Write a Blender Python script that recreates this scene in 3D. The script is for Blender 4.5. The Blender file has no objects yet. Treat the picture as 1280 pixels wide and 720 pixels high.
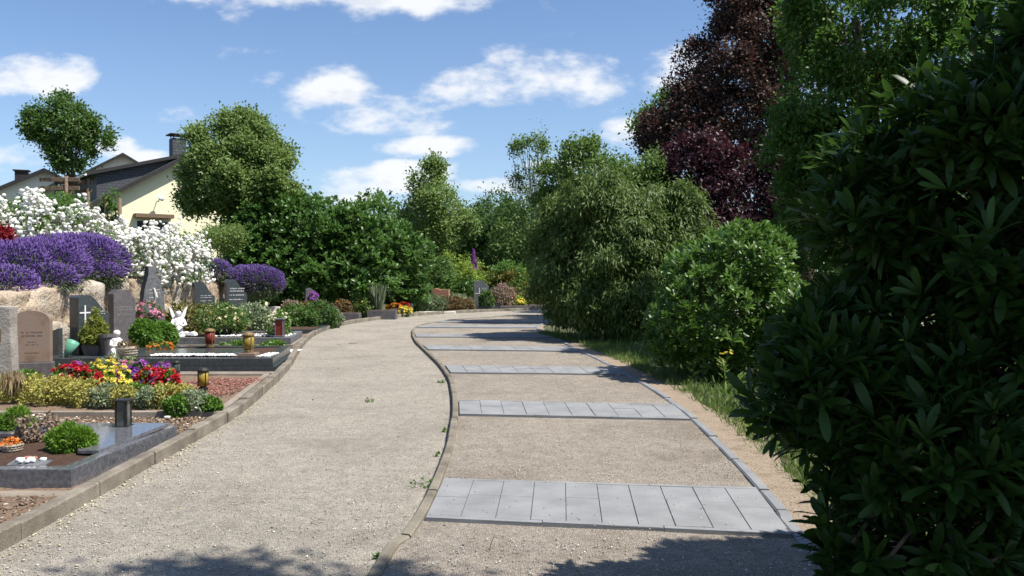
import bpy, math, random
import numpy as np
from mathutils import Vector, noise as mn
random.seed(7); RG = np.random.default_rng(11)
R = math.radians; PI = math.pi
sc = bpy.context.scene; C = sc.collection
F = 1050.0; HC = 1.6; PITCH = math.atan(17/F)
# ---------------------------------------------------------------- camera
cam = bpy.data.objects.new('camera', bpy.data.cameras.new('camera')); C.objects.link(cam)
cam.location = (0, 0, HC); cam.rotation_euler = (PI/2-PITCH, 0, 0)
cam.data.lens = F/1280*36; cam.data.sensor_width = 36; cam.data.clip_end = 3000; cam.data.clip_start = .05
sc.camera = cam
def _dir(u, v):
    cx = (u-640)/F; cy = (360-v)/F; c, s = math.cos(PITCH), math.sin(PITCH)
    return cx, c+cy*s, -s+cy*c
def P(u, v, z=0.0):            # where the sight line through a photo point meets height z
    d = _dir(u, v); t = (z-HC)/d[2]; return Vector((d[0]*t, d[1]*t, z))
def at(u, v, Y):               # point on the sight line at distance Y
    d = _dir(u, v); t = Y/d[1]; return Vector((d[0]*t, Y, HC+d[2]*t))
# ---------------------------------------------------------------- materials
def nt(name):
    m = bpy.data.materials.new(name); m.use_nodes = True; t = m.node_tree; t.nodes.clear()
    o = t.nodes.new('ShaderNodeOutputMaterial'); return m, t, o
def ramp(t, fac, stops):
    r = t.nodes.new('ShaderNodeValToRGB'); e = r.color_ramp.elements
    while len(e) < len(stops): e.new(.5)
    for i, (p, c) in enumerate(stops):
        e[i].position = p; e[i].color = (*c, 1)
    t.links.new(fac, r.inputs[0]); return r.outputs[0]
def noise_(t, scale, detail=4, vec=None, rough=.6, dist=0):
    n = t.nodes.new('ShaderNodeTexNoise'); n.inputs['Scale'].default_value = scale; n.inputs['Detail'].default_value = detail
    n.inputs['Roughness'].default_value = rough; n.inputs['Distortion'].default_value = dist
    if vec: t.links.new(vec, n.inputs['Vector'])
    return n.outputs['Fac']
def objco(t, kind='Object'):
    return t.nodes.new('ShaderNodeTexCoord').outputs[kind]
def mixc(t, f, a, b, mode='MIX'):
    m = t.nodes.new('ShaderNodeMix'); m.data_type = 'RGBA'; m.blend_type = mode
    if isinstance(f, (int, float)): m.inputs[0].default_value = f
    else: t.links.new(f, m.inputs[0])
    for i, x in ((6, a), (7, b)):
        if isinstance(x, tuple): m.inputs[i].default_value = (*x, 1)
        else: t.links.new(x, m.inputs[i])
    return m.outputs[2]
def bump(t, h, strength, dist=.01):
    b = t.nodes.new('ShaderNodeBump'); b.inputs['Strength'].default_value = strength; b.inputs['Distance'].default_value = dist
    t.links.new(h, b.inputs['Height']); return b.outputs[0]
def pm(name, c1, c2, scale=6, rough=.85, bs=.4, bscale=40, bd=.01, spec=.3, metal=0, fleck=None, c3=None, coat=0):
    m, t, o = nt(name); v = objco(t); p = t.nodes.new('ShaderNodeBsdfPrincipled')
    f = noise_(t, scale, 6, v)
    st = [(.3, c1), (.7, c2)] if c3 is None else [(.25, c1), (.5, c2), (.75, c3)]
    col = ramp(t, f, st)
    if fleck:
        f2 = noise_(t, fleck[0], 2, v, .8); col = mixc(t, ramp(t, f2, [(fleck[2], (0,)*3), (fleck[2]+.08, (1,)*3)]), col, fleck[1])
    t.links.new(col, p.inputs['Base Color']); p.inputs['Roughness'].default_value = rough
    p.inputs['Specular IOR Level'].default_value = spec; p.inputs['Metallic'].default_value = metal
    p.inputs['Coat Weight'].default_value = coat
    if bs: t.links.new(bump(t, noise_(t, bscale, 5, v), bs, bd), p.inputs['Normal'])
    t.links.new(p.outputs[0], o.inputs[0]); return m
def leafm(name, c1, c2, trans=.3, rough=.5, c3=None, spec=.35, tcol=None):
    m, t, o = nt(name); a = t.nodes.new('ShaderNodeAttribute'); a.attribute_name = 'rnd'
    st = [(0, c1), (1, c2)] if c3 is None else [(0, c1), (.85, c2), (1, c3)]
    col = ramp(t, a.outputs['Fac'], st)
    p = t.nodes.new('ShaderNodeBsdfPrincipled'); t.links.new(col, p.inputs['Base Color'])
    p.inputs['Roughness'].default_value = rough; p.inputs['Specular IOR Level'].default_value = spec
    tr = t.nodes.new('ShaderNodeBsdfTranslucent')
    tc = mixc(t, .6, col, tcol or tuple(min(1, 1.6*x) for x in c2)); t.links.new(tc, tr.inputs[0])
    mx = t.nodes.new('ShaderNodeMixShader'); mx.inputs[0].default_value = trans
    t.links.new(p.outputs[0], mx.inputs[1]); t.links.new(tr.outputs[0], mx.inputs[2]); t.links.new(mx.outputs[0], o.inputs[0]); return m
# ---------------------------------------------------------------- objects
def tag(o, label=None, cat=None, group=None, kind=None):
    if label: o['label'] = label
    if cat: o['category'] = cat
    if group: o['group'] = group
    if kind: o['kind'] = kind
    return o
def empty(name, loc, label, cat, group=None, rz=0):
    o = bpy.data.objects.new(name, None); C.objects.link(o); o.location = loc; o.rotation_euler = (0, 0, rz); o.empty_display_size = .2
    return tag(o, label, cat, group)
def link(name, me, m, parent=None, loc=(0, 0, 0)):
    o = bpy.data.objects.new(name, me); C.objects.link(o); me.materials.append(m); o.location = loc
    if parent: o.parent = parent
    return o
def np_mesh(name, V, Fc, m, parent=None, rnd=None, loc=(0, 0, 0), smooth=False):
    V = np.asarray(V, np.float32); Fc = np.asarray(Fc, np.int32); k = Fc.shape[1]; n = len(Fc)
    me = bpy.data.meshes.new(name); me.vertices.add(len(V)); me.vertices.foreach_set('co', V.ravel())
    me.loops.add(n*k); me.loops.foreach_set('vertex_index', Fc.ravel())
    me.polygons.add(n); me.polygons.foreach_set('loop_start', np.arange(0, n*k, k, dtype=np.int32)); me.polygons.foreach_set('loop_total', np.full(n, k, np.int32))
    if smooth: me.polygons.foreach_set('use_smooth', np.ones(n, bool))
    if rnd is not None:
        at_ = me.attributes.new('rnd', 'FLOAT', 'POINT'); at_.data.foreach_set('value', np.asarray(rnd, np.float32))
    me.update(calc_edges=True); return link(name, me, m, parent, loc)
class MB:
    def __init__(s): s.v = []; s.f = []
    def add(s, vs, fs):
        n = len(s.v); s.v += [tuple(p) for p in vs]; s.f += [[i+n for i in f] for f in fs]; return s
    def box(s, x0, x1, y0, y1, z0, z1, ch=0):
        if ch:   # chamfered box: stacked outline
            def ring(i, z): return [(x0+i, y0+i, z), (x1-i, y0+i, z), (x1-i, y1-i, z), (x0+i, y1-i, z)]
            return s.loft([ring(0, z0), ring(0, z1-ch), ring(ch, z1)])
        return s.loft([[(x0, y0, z0), (x1, y0, z0), (x1, y1, z0), (x0, y1, z0)], [(x0, y0, z1), (x1, y0, z1), (x1, y1, z1), (x0, y1, z1)]])
    def loft(s, rings, cap=True):
        n = len(rings[0]); vs = [p for r in rings for p in r]; fs = []
        for j in range(len(rings)-1):
            for i in range(n):
                a = j*n+i; b = j*n+(i+1) % n; fs.append([a, b, b+n, a+n])
        if cap: fs.append(list(range(n))[::-1]); fs.append([(len(rings)-1)*n+i for i in range(n)])
        return s.add(vs, fs)
    def tube(s, pts, rs, n=8):
        pts = [Vector(p) for p in pts]; rings = []
        if isinstance(rs, (int, float)): rs = [rs]*len(pts)
        for i, p in enumerate(pts):
            d = (pts[min(i+1, len(pts)-1)]-pts[max(i-1, 0)]).normalized()
            a = d.cross(Vector((0, 0, 1)) if abs(d.z) < .95 else Vector((1, 0, 0))).normalized(); b = d.cross(a)
            rings.append([p+(a*math.cos(2*PI*k/n)+b*math.sin(2*PI*k/n))*rs[i] for k in range(n)])
        return s.loft(rings)
    def lathe(s, c, prof, n=16, sx=1, sy=1):
        return s.loft([[(c[0]+r*sx*math.cos(2*PI*k/n), c[1]+r*sy*math.sin(2*PI*k/n), c[2]+z) for k in range(n)] for r, z in prof])
    def prism(s, poly, o, ax, ay, az, d):    # polygon in plane (ax, ay) at o, thickness d along az
        o, ax, ay, az = map(Vector, (o, ax, ay, az))
        return s.loft([[o+ax*p[0]+ay*p[1] for p in poly], [o+ax*p[0]+ay*p[1]+az*d for p in poly]])
    def build(s, name, m, parent=None, smooth=False, loc=(0, 0, 0), bev=0):
        me = bpy.data.meshes.new(name); me.from_pydata(s.v, [], s.f)
        import bmesh
        bm = bmesh.new(); bm.from_mesh(me); bmesh.ops.recalc_face_normals(bm, faces=bm.faces)
        if bev: bmesh.ops.bevel(bm, geom=[e for e in bm.edges if len(e.link_faces) == 2 and e.calc_face_angle(0) > .5], offset=bev, segments=2, affect='EDGES', profile=.7)
        bm.to_mesh(me); bm.free()
        if smooth:
            for p in me.polygons: p.use_smooth = True
        return link(name, me, m, parent, loc)
# ---------------------------------------------------------------- scatter of small leaf-like pieces
def T_simple(w=.28, fold=.1): return (np.array([(0, 0, 0), (-w, .45, fold), (0, 1, -.05), (w, .45, fold)]), np.array([(0, 2, 1), (0, 3, 2)]))
def T_long(w=.16, curl=.12):
    v = [(0, 0, 0)]; f = []
    rows = [(.14, w*.4), (.4, w*.88), (.68, w), (.9, w*.66)]
    for y, ww in rows: v += [(-ww, y, .25*ww-curl*y*y), (0, y, -curl*y*y), (ww, y, .25*ww-curl*y*y)]
    v.append((0, 1, -curl*1.1))
    f += [(0, 2, 1), (0, 3, 2)]
    for r in (0, 1, 2):
        a = 1+3*r
        for k in (0, 1): f += [(a+k, a+k+1, a+k+4), (a+k, a+k+4, a+k+3)]
    f += [(10, 11, 13), (11, 12, 13)]
    return np.array(v, float), np.array(f)
def T_spike():   # flower spike on a thin stalk
    v = [(-.012, 0, 0), (.012, 0, 0), (0, .5, 0)]; f = [(0, 1, 2)]
    b = len(v)
    for y, r in ((.42, .03), (.65, .085), (.9, .05)):
        for k in range(3): v.append((r*math.cos(2*PI*k/3), y, r*math.sin(2*PI*k/3)))
    v.append((0, 1, 0))
    for j in (0, 1):
        for k in range(3):
            a = b+3*j+k; c = b+3*j+(k+1) % 3; f += [(a, c, c+3), (a, c+3, a+3)]
    for k in range(3): f.append((b+6+k, b+6+(k+1) % 3, b+9))
    return np.array(v), np.array(f)
def T_blossom(n=6):  # double ring of cupped petals facing +z
    v = []; f = []
    for ring, (r, h, tilt) in enumerate(((.5, .12, .1), (.3, .3, .25))):
        for k in range(n):
            a = 2*PI*(k+.5*ring)/n; w = PI/n*1.15; b = len(v)
            v += [(0, 0, 0), (r*.8*math.cos(a-w), r*.8*math.sin(a-w), h), (r*1.1*math.cos(a), r*1.1*math.sin(a), h+tilt*.4), (r*.8*math.cos(a+w), r*.8*math.sin(a+w), h)]
            f += [(b, b+1, b+2), (b, b+2, b+3)]
    return np.array(v), np.array(f)
def T_rose():
    v = [(0, 0, .42)]; f = []; rr = np.random.default_rng(3)
    for r_, z in ((.3, .36), (.52, .1), (.36, -.12)):
        for k in range(7):
            a = 2*PI*k/7+z*3; q = r_*(1+.22*(1 if k % 2 else -1)); v.append((q*math.cos(a), q*math.sin(a), z+rr.normal()*.05))
    for k in range(7): f.append((0, 1+k, 1+(k+1) % 7))
    for j in (0, 1):
        for k in range(7): a = 1+7*j+k; b = 1+7*j+(k+1) % 7; f += [(a, a+7, b+7), (a, b+7, b)]
    return np.array(v), np.array(f)
def T_pebble():
    v = np.array([(1, 0, 0), (-1, 0, 0), (0, 1, 0), (0, -1, 0), (0, 0, .7), (0, 0, -.5), (.6, .6, .3), (-.6, .5, .3), (-.5, -.65, .25), (.65, -.5, .3)])
    f = np.array([(4, 0, 6), (4, 6, 2), (4, 2, 7), (4, 7, 1), (4, 1, 8), (4, 8, 3), (4, 3, 9), (4, 9, 0), (5, 6, 0), (5, 2, 6), (5, 7, 2), (5, 1, 7), (5, 8, 1), (5, 3, 8), (5, 9, 3), (5, 0, 9)])
    return v*.5, f
def nrm(a): return a/np.maximum(np.linalg.norm(a, axis=-1, keepdims=True), 1e-9)
def frames(ax, up):
    y = nrm(ax); z = up-(up*y).sum(-1, keepdims=True)*y; z = nrm(z); x = np.cross(y, z); return np.stack([x, y, z], -1)
def scatter(name, T, loc, Rm, S, m, parent=None, rnd=None, base=None, smooth=False):
    tv, tf = T; N = len(loc); loc = np.asarray(loc, float)
    if base is not None: loc = loc-np.array(base)
    S = np.asarray(S, float); S = S.reshape(N, 1, -1)
    V = np.einsum('nij,nvj->nvi', Rm, tv[None]*S)+loc[:, None]
    Fc = tf[None]+(np.arange(N)*len(tv))[:, None, None]
    if rnd is None: rnd = RG.random(N)
    return np_mesh(name, V.reshape(-1, 3), Fc.reshape(-1, 3), m, parent, np.repeat(rnd, len(tv)), smooth=smooth)
UP = np.array([0, 0, 1.0])
def clumps(lobes, n, inner=.22, sig=.1, zmin=None, lump=.16):
    L = np.array(lobes, float); w = (L[:, 3]*L[:, 5]+L[:, 3]*L[:, 4]+L[:, 4]*L[:, 5]); w /= w.sum()
    out = []; outn = []; tot = 0
    while tot < n:
        m = n*2; i = RG.choice(len(L), m, p=w); d = nrm(RG.normal(size=(m, 3)))
        r = 1-np.abs(RG.normal(size=m))*sig; r = np.where(RG.random(m) < inner, RG.random(m)**.45, r)
        ph = L[i, 0]*3+L[i, 2]*5
        r = r*(1+lump*np.sin(d[:, 0]*5+ph)*np.sin(d[:, 2]*6+ph*1.7)+lump*.6*np.sin(d[:, 1]*9+d[:, 2]*11+ph))
        p = L[i, :3]+d*r[:, None]*L[i, 3:6]; keep = np.ones(m, bool)
        for k in range(len(L)):
            q = (((p-L[k, :3])/(L[k, 3:6]*.78))**2).sum(1); keep &= ~((q < 1) & (i != k))
        if zmin is not None: keep &= p[:, 2] > (zmin if np.isscalar(zmin) else zmin(p[:, 0], p[:, 1]))
        out.append(p[keep]); outn.append(nrm(d/L[i, 3:6])[keep]); tot += keep.sum()
    return np.concatenate(out)[:n], np.concatenate(outn)[:n]
def sprays(lobes, n, inner, zmin, per=13, spread=.2, vflat=.55):
    k = max(6, n//per); c, cn = clumps(lobes, k, inner, .13, zmin, .2); L = np.array(lobes)
    rad = np.array([L[((L[:, :3]-p)**2).sum(1).argmin(), 3:6].mean() for p in c])*spread*(.6+.8*RG.random(k))
    o = RG.normal(size=(k, per, 3)); o = nrm(o)*(RG.random((k, per, 1))**.5)*1.3; o[..., 2] *= vflat
    p = c[:, None]+o*rad[:, None, None]; nn = nrm(cn[:, None]*.9+o*.9+UP*.25)
    return p.reshape(-1, 3), nn.reshape(-1, 3)
def leaves(cp, cn, per, cr, size, droop=0, out=.6, jit=.6, flat=.55, upw=.6):
    N = len(cp)*per; c = np.repeat(cp, per, 0); n = np.repeat(cn, per, 0)
    o = RG.normal(size=(N, 3))*np.repeat(cr*(.6+.8*RG.random(len(cp))), per)[:, None]; o -= (o*n).sum(1, keepdims=True)*n*(1-flat)
    loc = c+o; ax = n*out+RG.normal(size=(N, 3))*jit+UP*droop
    up = UP*upw+n*.5+RG.normal(size=(N, 3))*.4
    rnd = np.repeat(RG.random(len(cp)), per)*.55+RG.random(N)*.45
    return loc, frames(ax, up), size*(.65+.7*RG.random(N)), rnd
def whorls(cp, cn, per, size, spread=.9, upw=.6, jit=.3):
    N = len(cp); ax = nrm(cn*.6+UP*upw+RG.normal(size=(N, 3))*jit)
    fr = frames(ax, RG.normal(size=(N, 3))); x, z = fr[:, :, 0], fr[:, :, 2]
    th = (np.arange(per)*2.399)[None]+RG.random((N, 1))*6+RG.normal(size=(N, per))*.2
    el = spread*(.35+.9*np.arange(per)/per)[None]+RG.normal(size=(N, per))*.16
    rad = np.cos(th)[..., None]*x[:, None]+np.sin(th)[..., None]*z[:, None]
    la = rad*np.sin(el)[..., None]+ax[:, None]*np.cos(el)[..., None]
    la = la.reshape(-1, 3); a2 = np.repeat(ax, per, 0)
    loc = np.repeat(cp, per, 0)+la*size*.08
    rnd = np.repeat(RG.random(N), per)*.5+RG.random(N*per)*.5
    return loc, frames(la, a2+UP*.3+RG.normal(size=la.shape)*.15), size*(.5+.75*RG.random(N*per))*np.repeat(.8+.35*RG.random(N), per), rnd
def plx(u, v, Y, ru, rv, ry=None):   # lobe from photo extent at distance Y
    c = at(u, v, Y); a = ru*Y/F; b = rv*Y/F; return (c.x, c.y, c.z, a, ry or a, b)
# ---------------------------------------------------------------- terrain
wall_pts = [(-30, -7.6), (8, -7.6), (11, -7.9), (14, -8.5), (18, -8.9), (22, -9.1), (26, -9.0), (28, -9.6), (32, -12), (36, -13.5), (60, -13.5), (900, -13.5)]
def wx(Y): return np.interp(Y, [p[0] for p in wall_pts], [p[1] for p in wall_pts])
def ground_z(x, y):
    s = wx(y)-np.asarray(x, float); amp = np.interp(y, [-30, 11, 14, 16.5, 20, 24, 40, 60, 100], [1.05, 1.1, 1.2, 1.36, 1.41, 1.45, 1.45, 1.2, .8])
    st = np.clip(s/.35, 0, 1); return amp*st+np.clip((s-.6)/5, 0, 1)*.75
# ---------------------------------------------------------------- material set
M = {}
M['bark'] = pm('bark', (.06, .045, .03), (.16, .12, .085), 8, .95, .9, 30, .02)
M['bark_grey'] = pm('bark_grey', (.1, .09, .075), (.22, .2, .17), 8, .95, .8, 30, .02)
M['soil'] = pm('soil', (.04, .022, .014), (.1, .055, .035), 25, .95, 1, 90, .02)
M['wood'] = pm('stake_wood', (.11, .07, .045), (.2, .14, .095), 12, .85, .6, 40)
M['lampmetal'] = pm('dark_metal', (.03, .03, .028), (.07, .065, .055), 20, .45, .2, 80, metal=.7)
def concrete(name, a, b): return pm(name, a, b, 3.5, .9, .7, 60, .008, fleck=(55, tuple(x*.45 for x in a), .62))
M['kerb'] = concrete('kerb_concrete', (.1, .085, .065), (.25, .22, .175))
M['kerb2'] = concrete('divider_concrete', (.11, .095, .07), (.23, .205, .16))
M['edging'] = concrete('edging_concrete', (.19, .16, .125), (.29, .25, .205))
M['slab'] = pm('slab_concrete', (.17, .175, .177), (.25, .255, .258), 3.1, .85, .35, 120, .004, fleck=(160, (.2, .21, .22), .64))
M['border'] = pm('border_concrete', (.16, .165, .17), (.23, .235, .24), 3, .85, .4, 100, .004, fleck=(140, (.16, .16, .165), .62))
M['joint'] = pm('joint_sand', (.08, .075, .065), (.14, .13, .11), 20, .95, .5, 90)
M['granite_blue'] = pm('granite_blue', (.055, .057, .065), (.15, .153, .165), 30, .06, 0, spec=.6, fleck=(90, (.03, .03, .04), .6))
M['granite_black'] = pm('granite_black', (.028, .034, .037), (.06, .07, .075), 20, .22, .1, 120, .003, spec=.6, fleck=(120, (.14, .15, .16), .66))
M['granite_rough'] = pm('granite_rough', (.07, .075, .08), (.15, .155, .16), 15, .65, .4, 60, .006)
M['stone_dark'] = pm('stone_dark', (.07, .065, .07), (.13, .12, .12), 9, .5, .3, 60, .006, fleck=(80, (.2, .19, .19), .64))
M['stone_brown'] = pm('stone_brown', (.12, .085, .06), (.22, .16, .12), 4, .6, .3, 50, .006, c3=(.2, .17, .15))
M['stone_red'] = pm('stone_red', (.3, .13, .085), (.42, .22, .15), 9, .7, .4, 50)
M['stone_grey'] = pm('stone_grey', (.2, .18, .16), (.36, .33, .29), 7, .9, .8, 35, .015)
M['stone_light'] = pm('stone_light', (.5, .47, .4), (.65, .62, .55), 9, .8, .4, 50)
M['rubble'] = pm('rubble_stone', (.2, .14, .09), (.42, .34, .25), 2.6, .95, 1, 16, .05, c3=(.5, .44, .35), fleck=(11, (.13, .09, .055), .62))
M['rubble_dark'] = pm('brown_rubble_stone', (.16, .11, .07), (.36, .28, .2), 3.1, .95, 1, 16, .06, c3=(.46, .39, .3), fleck=(9, (.09, .06, .04), .58))
M['rubble_grey'] = pm('grey_rubble_stone', (.2, .16, .12), (.42, .37, .3), 3.4, .95, 1, 18, .06, c3=(.5, .46, .4), fleck=(12, (.12, .1, .08), .6))
M['ink'] = pm('inscription_paint', (.55, .56, .56), (.7, .7, .7), 20, .6, 0)
M['inkdark'] = pm('dark_plate_brown', (.05, .035, .02), (.12, .08, .04), 40, .7, 0)  # brown-black of the small lettered plate on the pillar
M['marble'] = pm('white_marble', (.74, .74, .74), (.84, .84, .83), 8, .5, .2, 60, .004)
M['plaster'] = pm('weathered_plaster', (.42, .4, .37), (.74, .73, .7), 14, .9, .8, 40, .02)
M['pebble_white'] = leafm('white_pebble', (.62, .61, .58), (.82, .82, .8), 0, .7)
M['glass'] = pm('smoked_glass', (.04, .045, .04), (.1, .11, .1), 10, .12, 0, spec=.7)
M['red'] = pm('red_candle', (.13, .02, .015), (.24, .03, .02), 10, .3, 0, spec=.5)
M['yellowc'] = pm('amber_candle', (.2, .14, .02), (.38, .27, .04), 10, .3, 0, spec=.5)
M['brass'] = pm('weathered_brass', (.16, .11, .05), (.3, .22, .1), 15, .45, .2, 60, metal=.4)
M['pot'] = pm('grey_pot', (.07, .065, .07), (.13, .12, .12), 14, .6, .3, 60)
M['wicker'] = pm('wicker', (.22, .18, .13), (.52, .46, .36), 30, .9, 1, 70, .02)
M['greenplastic'] = pm('green_plastic', (.09, .27, .19), (.13, .33, .24), 5, .4, 0)
# ---------------------------------------------------------------- sky and sun
SUN_AZ = (0.94, -0.34); SUN_EL = R(58)
w = bpy.data.worlds.new('World'); sc.world = w; w.use_nodes = True; t = w.node_tree; t.nodes.clear()
wo = t.nodes.new('ShaderNodeOutputWorld'); bg = t.nodes.new('ShaderNodeBackground'); bg.inputs[1].default_value = .07
sky = t.nodes.new('ShaderNodeTexSky'); sky.sky_type = 'NISHITA'; sky.sun_disc = False; sky.sun_elevation = SUN_EL
sky.sun_rotation = math.atan2(SUN_AZ[0], SUN_AZ[1]); sky.air_density = 1.0; sky.dust_density = .6; sky.ozone_density = 1.6
gc = t.nodes.new('ShaderNodeTexCoord').outputs['Generated']
sx = t.nodes.new('ShaderNodeSeparateXYZ'); t.links.new(gc, sx.inputs[0])
def mth(op, a, b=None, c=None, cl=False):
    n = t.nodes.new('ShaderNodeMath'); n.operation = op; n.use_clamp = cl
    for i, x in enumerate((a, b, c)):
        if x is None: continue
        if isinstance(x, (int, float)): n.inputs[i].default_value = x
        else: t.links.new(x, n.inputs[i])
    return n.outputs[0]
ay = mth('MAXIMUM', mth('ABSOLUTE', sx.outputs[1]), .15)
X = mth('DIVIDE', sx.outputs[0], ay); Z = mth('DIVIDE', sx.outputs[2], ay)
cb = t.nodes.new('ShaderNodeCombineXYZ'); t.links.new(X, cb.inputs[0]); t.links.new(mth('MULTIPLY', Z, 1.9), cb.inputs[1])
def fbm(scale, dz=0, det=8):
    n = t.nodes.new('ShaderNodeTexNoise'); n.inputs['Scale'].default_value = scale; n.inputs['Detail'].default_value = det; n.inputs['Roughness'].default_value = .58
    mp = t.nodes.new('ShaderNodeMapping'); mp.inputs['Location'].default_value = (3.1, dz, .4); t.links.new(cb.outputs[0], mp.inputs[0]); t.links.new(mp.outputs[0], n.inputs['Vector']); return n.outputs['Fac']
blobs = [(360, -8, 215, 34), (250, 2, 120, 22), (470, 0, 110, 16), (45, 96, 82, 28), (222, 150, 42, 20), (150, 186, 36, 18), (30, 198, 60, 20), (190, 196, 40, 12),
         (640, 98, 130, 34), (430, 118, 58, 30), (500, 140, 110, 32), (570, 110, 95, 34), (545, 182, 70, 14), (450, 228, 95, 22), (520, 215, 70, 14), (610, 232, 60, 12), (850, 80, 52, 40), (790, 172, 40, 22), (700, 206, 50, 9), (420, 250, 90, 12), (350, 215, 40, 8),
         (-300, 60, 160, 50), (-520, 150, 180, 50), (1500, 60, 220, 60), (1250, -160, 260, 60), (100, -420, 300, 80), (800, -380, 260, 60)]
mx = None
for (u, v, ru, rv) in blobs:
    cx = (u-640)/F; cz = (343-v)/F
    dx = mth('MULTIPLY', mth('SUBTRACT', X, cx), F/ru); dz = mth('MULTIPLY', mth('SUBTRACT', Z, cz), F/rv)
    d = mth('SUBTRACT', 1, mth('ADD', mth('MULTIPLY', dx, dx), mth('MULTIPLY', dz, dz)))
    mx = d if mx is None else mth('SMOOTH_MAX', mx, d, .25)
mx = mth('MAXIMUM', mx, -.9)
nA = fbm(9); nB = fbm(9, .07)
dens = mth('ADD', mth('MULTIPLY', mx, .62), mth('MULTIPLY', mth('SUBTRACT', nA, .5), 4.4))
mr = t.nodes.new('ShaderNodeMapRange'); mr.interpolation_type = 'SMOOTHSTEP'; mr.inputs[1].default_value = -.08; mr.inputs[2].default_value = .85; t.links.new(dens, mr.inputs[0])
lit = mth('ADD', .5, mth('MULTIPLY', mth('SUBTRACT', nA, nB), 4.5), cl=True)
thick = mth('MULTIPLY', mth('SUBTRACT', dens, .25), .8, cl=True)
shade = mth('SUBTRACT', 1, mth('MULTIPLY', thick, mth('SUBTRACT', 1, lit)), cl=True)
ccol = ramp(t, shade, [(.2, (4.3, 4.8, 5.7)), (.8, (8.3, 8.4, 8.6))])
hz = mth('POWER', mth('SUBTRACT', 1, mth('MULTIPLY', Z, 2.2), cl=True), 2.0)
skyt = mixc(t, 1, sky.outputs[0], (.97, 1.1, 1.28), 'MULTIPLY')
skyc = mixc(t, mth('MULTIPLY', hz, .35), skyt, (5.2, 6.6, 8.2))
final = mixc(t, mth('MULTIPLY', mr.outputs[0], .93), skyc, ccol)
t.links.new(final, bg.inputs[0]); t.links.new(bg.outputs[0], wo.inputs[0])
sl = bpy.data.lights.new('sun', 'SUN'); sl.energy = 4.8; sl.angle = R(.53); sl.color = (1, .95, .87)
so = bpy.data.objects.new('sun', sl); C.objects.link(so)
sd = Vector((SUN_AZ[0]*math.cos(SUN_EL), SUN_AZ[1]*math.cos(SUN_EL), math.sin(SUN_EL))); so.rotation_euler = sd.to_track_quat('Z', 'Y').to_euler(); so.location = (20, 0, 30)
vs = sc.view_settings; vs.view_transform = 'Standard'; vs.look = 'None'; vs.gamma = 1; vs.use_curve_mapping = False; vs.exposure = .8
sc.cycles.max_bounces = 6; sc.cycles.transparent_max_bounces = 4
# ---------------------------------------------------------------- ground sheet
M['earth'], t, o = nt('earth_and_grass'); v = objco(t); p = t.nodes.new('ShaderNodeBsdfPrincipled'); p.inputs['Roughness'].default_value = .95
c = ramp(t, noise_(t, 1.3, 8, v, .7), [(.35, (.05, .065, .022)), (.5, (.075, .09, .03)), (.68, (.13, .105, .06))])
t.links.new(c, p.inputs[0]); t.links.new(bump(t, noise_(t, 30, 6, v), 1, .05), p.inputs['Normal']); t.links.new(p.outputs[0], o.inputs[0])
ys = np.concatenate([[-60, -30], np.arange(-10, 42, .8), np.arange(42, 80, 4), [80, 120, 250, 600, 1500]])
sv = np.concatenate([[-1500, -500, -150, -60, -30], np.arange(-20, 0, 2.), [-.9, -.4, 0, .12, .24, .35, .6, 1.2, 2, 3, 4, 5.6, 8, 12, 20, 40, 90, 200, 600, 1500]])
G = [];
for yy in ys:
    for s_ in sv:
        x = wx(yy)-s_; G.append((x, yy, float(ground_z(x, yy))))
ns = len(sv); fq = [(j*ns+i, j*ns+i+1, (j+1)*ns+i+1, (j+1)*ns+i) for j in range(len(ys)-1) for i in range(ns-1)]
g = np_mesh('ground', G, np.array(fq)[:, ::-1], M['earth']); tag(g, kind='structure')
# ---------------------------------------------------------------- curves of the paths
def smooth(pts, n=12):
    out = []; P_ = [Vector(p) for p in pts]
    for i in range(len(P_)-1):
        a, b, c_, d = P_[max(i-1, 0)], P_[i], P_[i+1], P_[min(i+2, len(P_)-1)]
        for k in range(n):
            s = k/n; out.append(.5*((2*b)+(c_-a)*s+(2*a-5*b+4*c_-d)*s*s+(3*b-a-3*c_+d)*s**3))
    return out+[P_[-1]]
kerbL = smooth([(-3.0, -6), (-2.95, 0), (-2.94, 4.8), (-3.0, 7.2), (-3.07, 9.2), (-3.3, 11.2), (-3.8, 14.4), (-4.75, 19.3), (-5.25, 23.3), (-5.15, 27), (-4.1, 31.2), (-1.6, 35.2), (1.3, 37.3), (6, 39.2), (14, 41)])
divK = smooth([(-1.0, -6), (-.9, 0), (-.74, 4.46), (-.66, 5.0), (-.61, 5.8), (-.595, 7.0), (-.62, 8.3), (-.72, 10.06), (-.93, 12.3), (-1.25, 14.4), (-1.68, 16.6), (-2.2, 19.2), (-2.6, 21.8), (-2.85, 24.3), (-2.72, 26.3), (-2.1, 28.6), (-.5, 30.8), (2.2, 32.6), (8, 35), (14, 36.5)])
bordR = smooth([(1.2, -6), (1.45, 0), (1.66, 4.8), (1.73, 5.5), (1.8, 6.5), (1.88, 8.1), (1.92, 9.8), (1.84, 11.8), (1.64, 14.4), (1.32, 17.3), (1.0, 20.5), (.75, 23), (.75, 25.4), (1.5, 28), (3.2, 30), (8, 32.5), (14, 34)])
def xat(cv, Y):
    for a, b in zip(cv, cv[1:]):
        if a.y <= Y <= b.y: return a.x+(b.x-a.x)*(Y-a.y)/(b.y-a.y+1e-9)
    return cv[-1].x
def resample(cv, n):
    A = np.array([(p.x, p.y) for p in cv]); s = np.concatenate([[0], np.cumsum(np.linalg.norm(np.diff(A, axis=0), axis=1))])
    q = np.linspace(0, s[-1], n); return np.stack([np.interp(q, s, A[:, 0]), np.interp(q, s, A[:, 1])], 1), s[-1]
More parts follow.
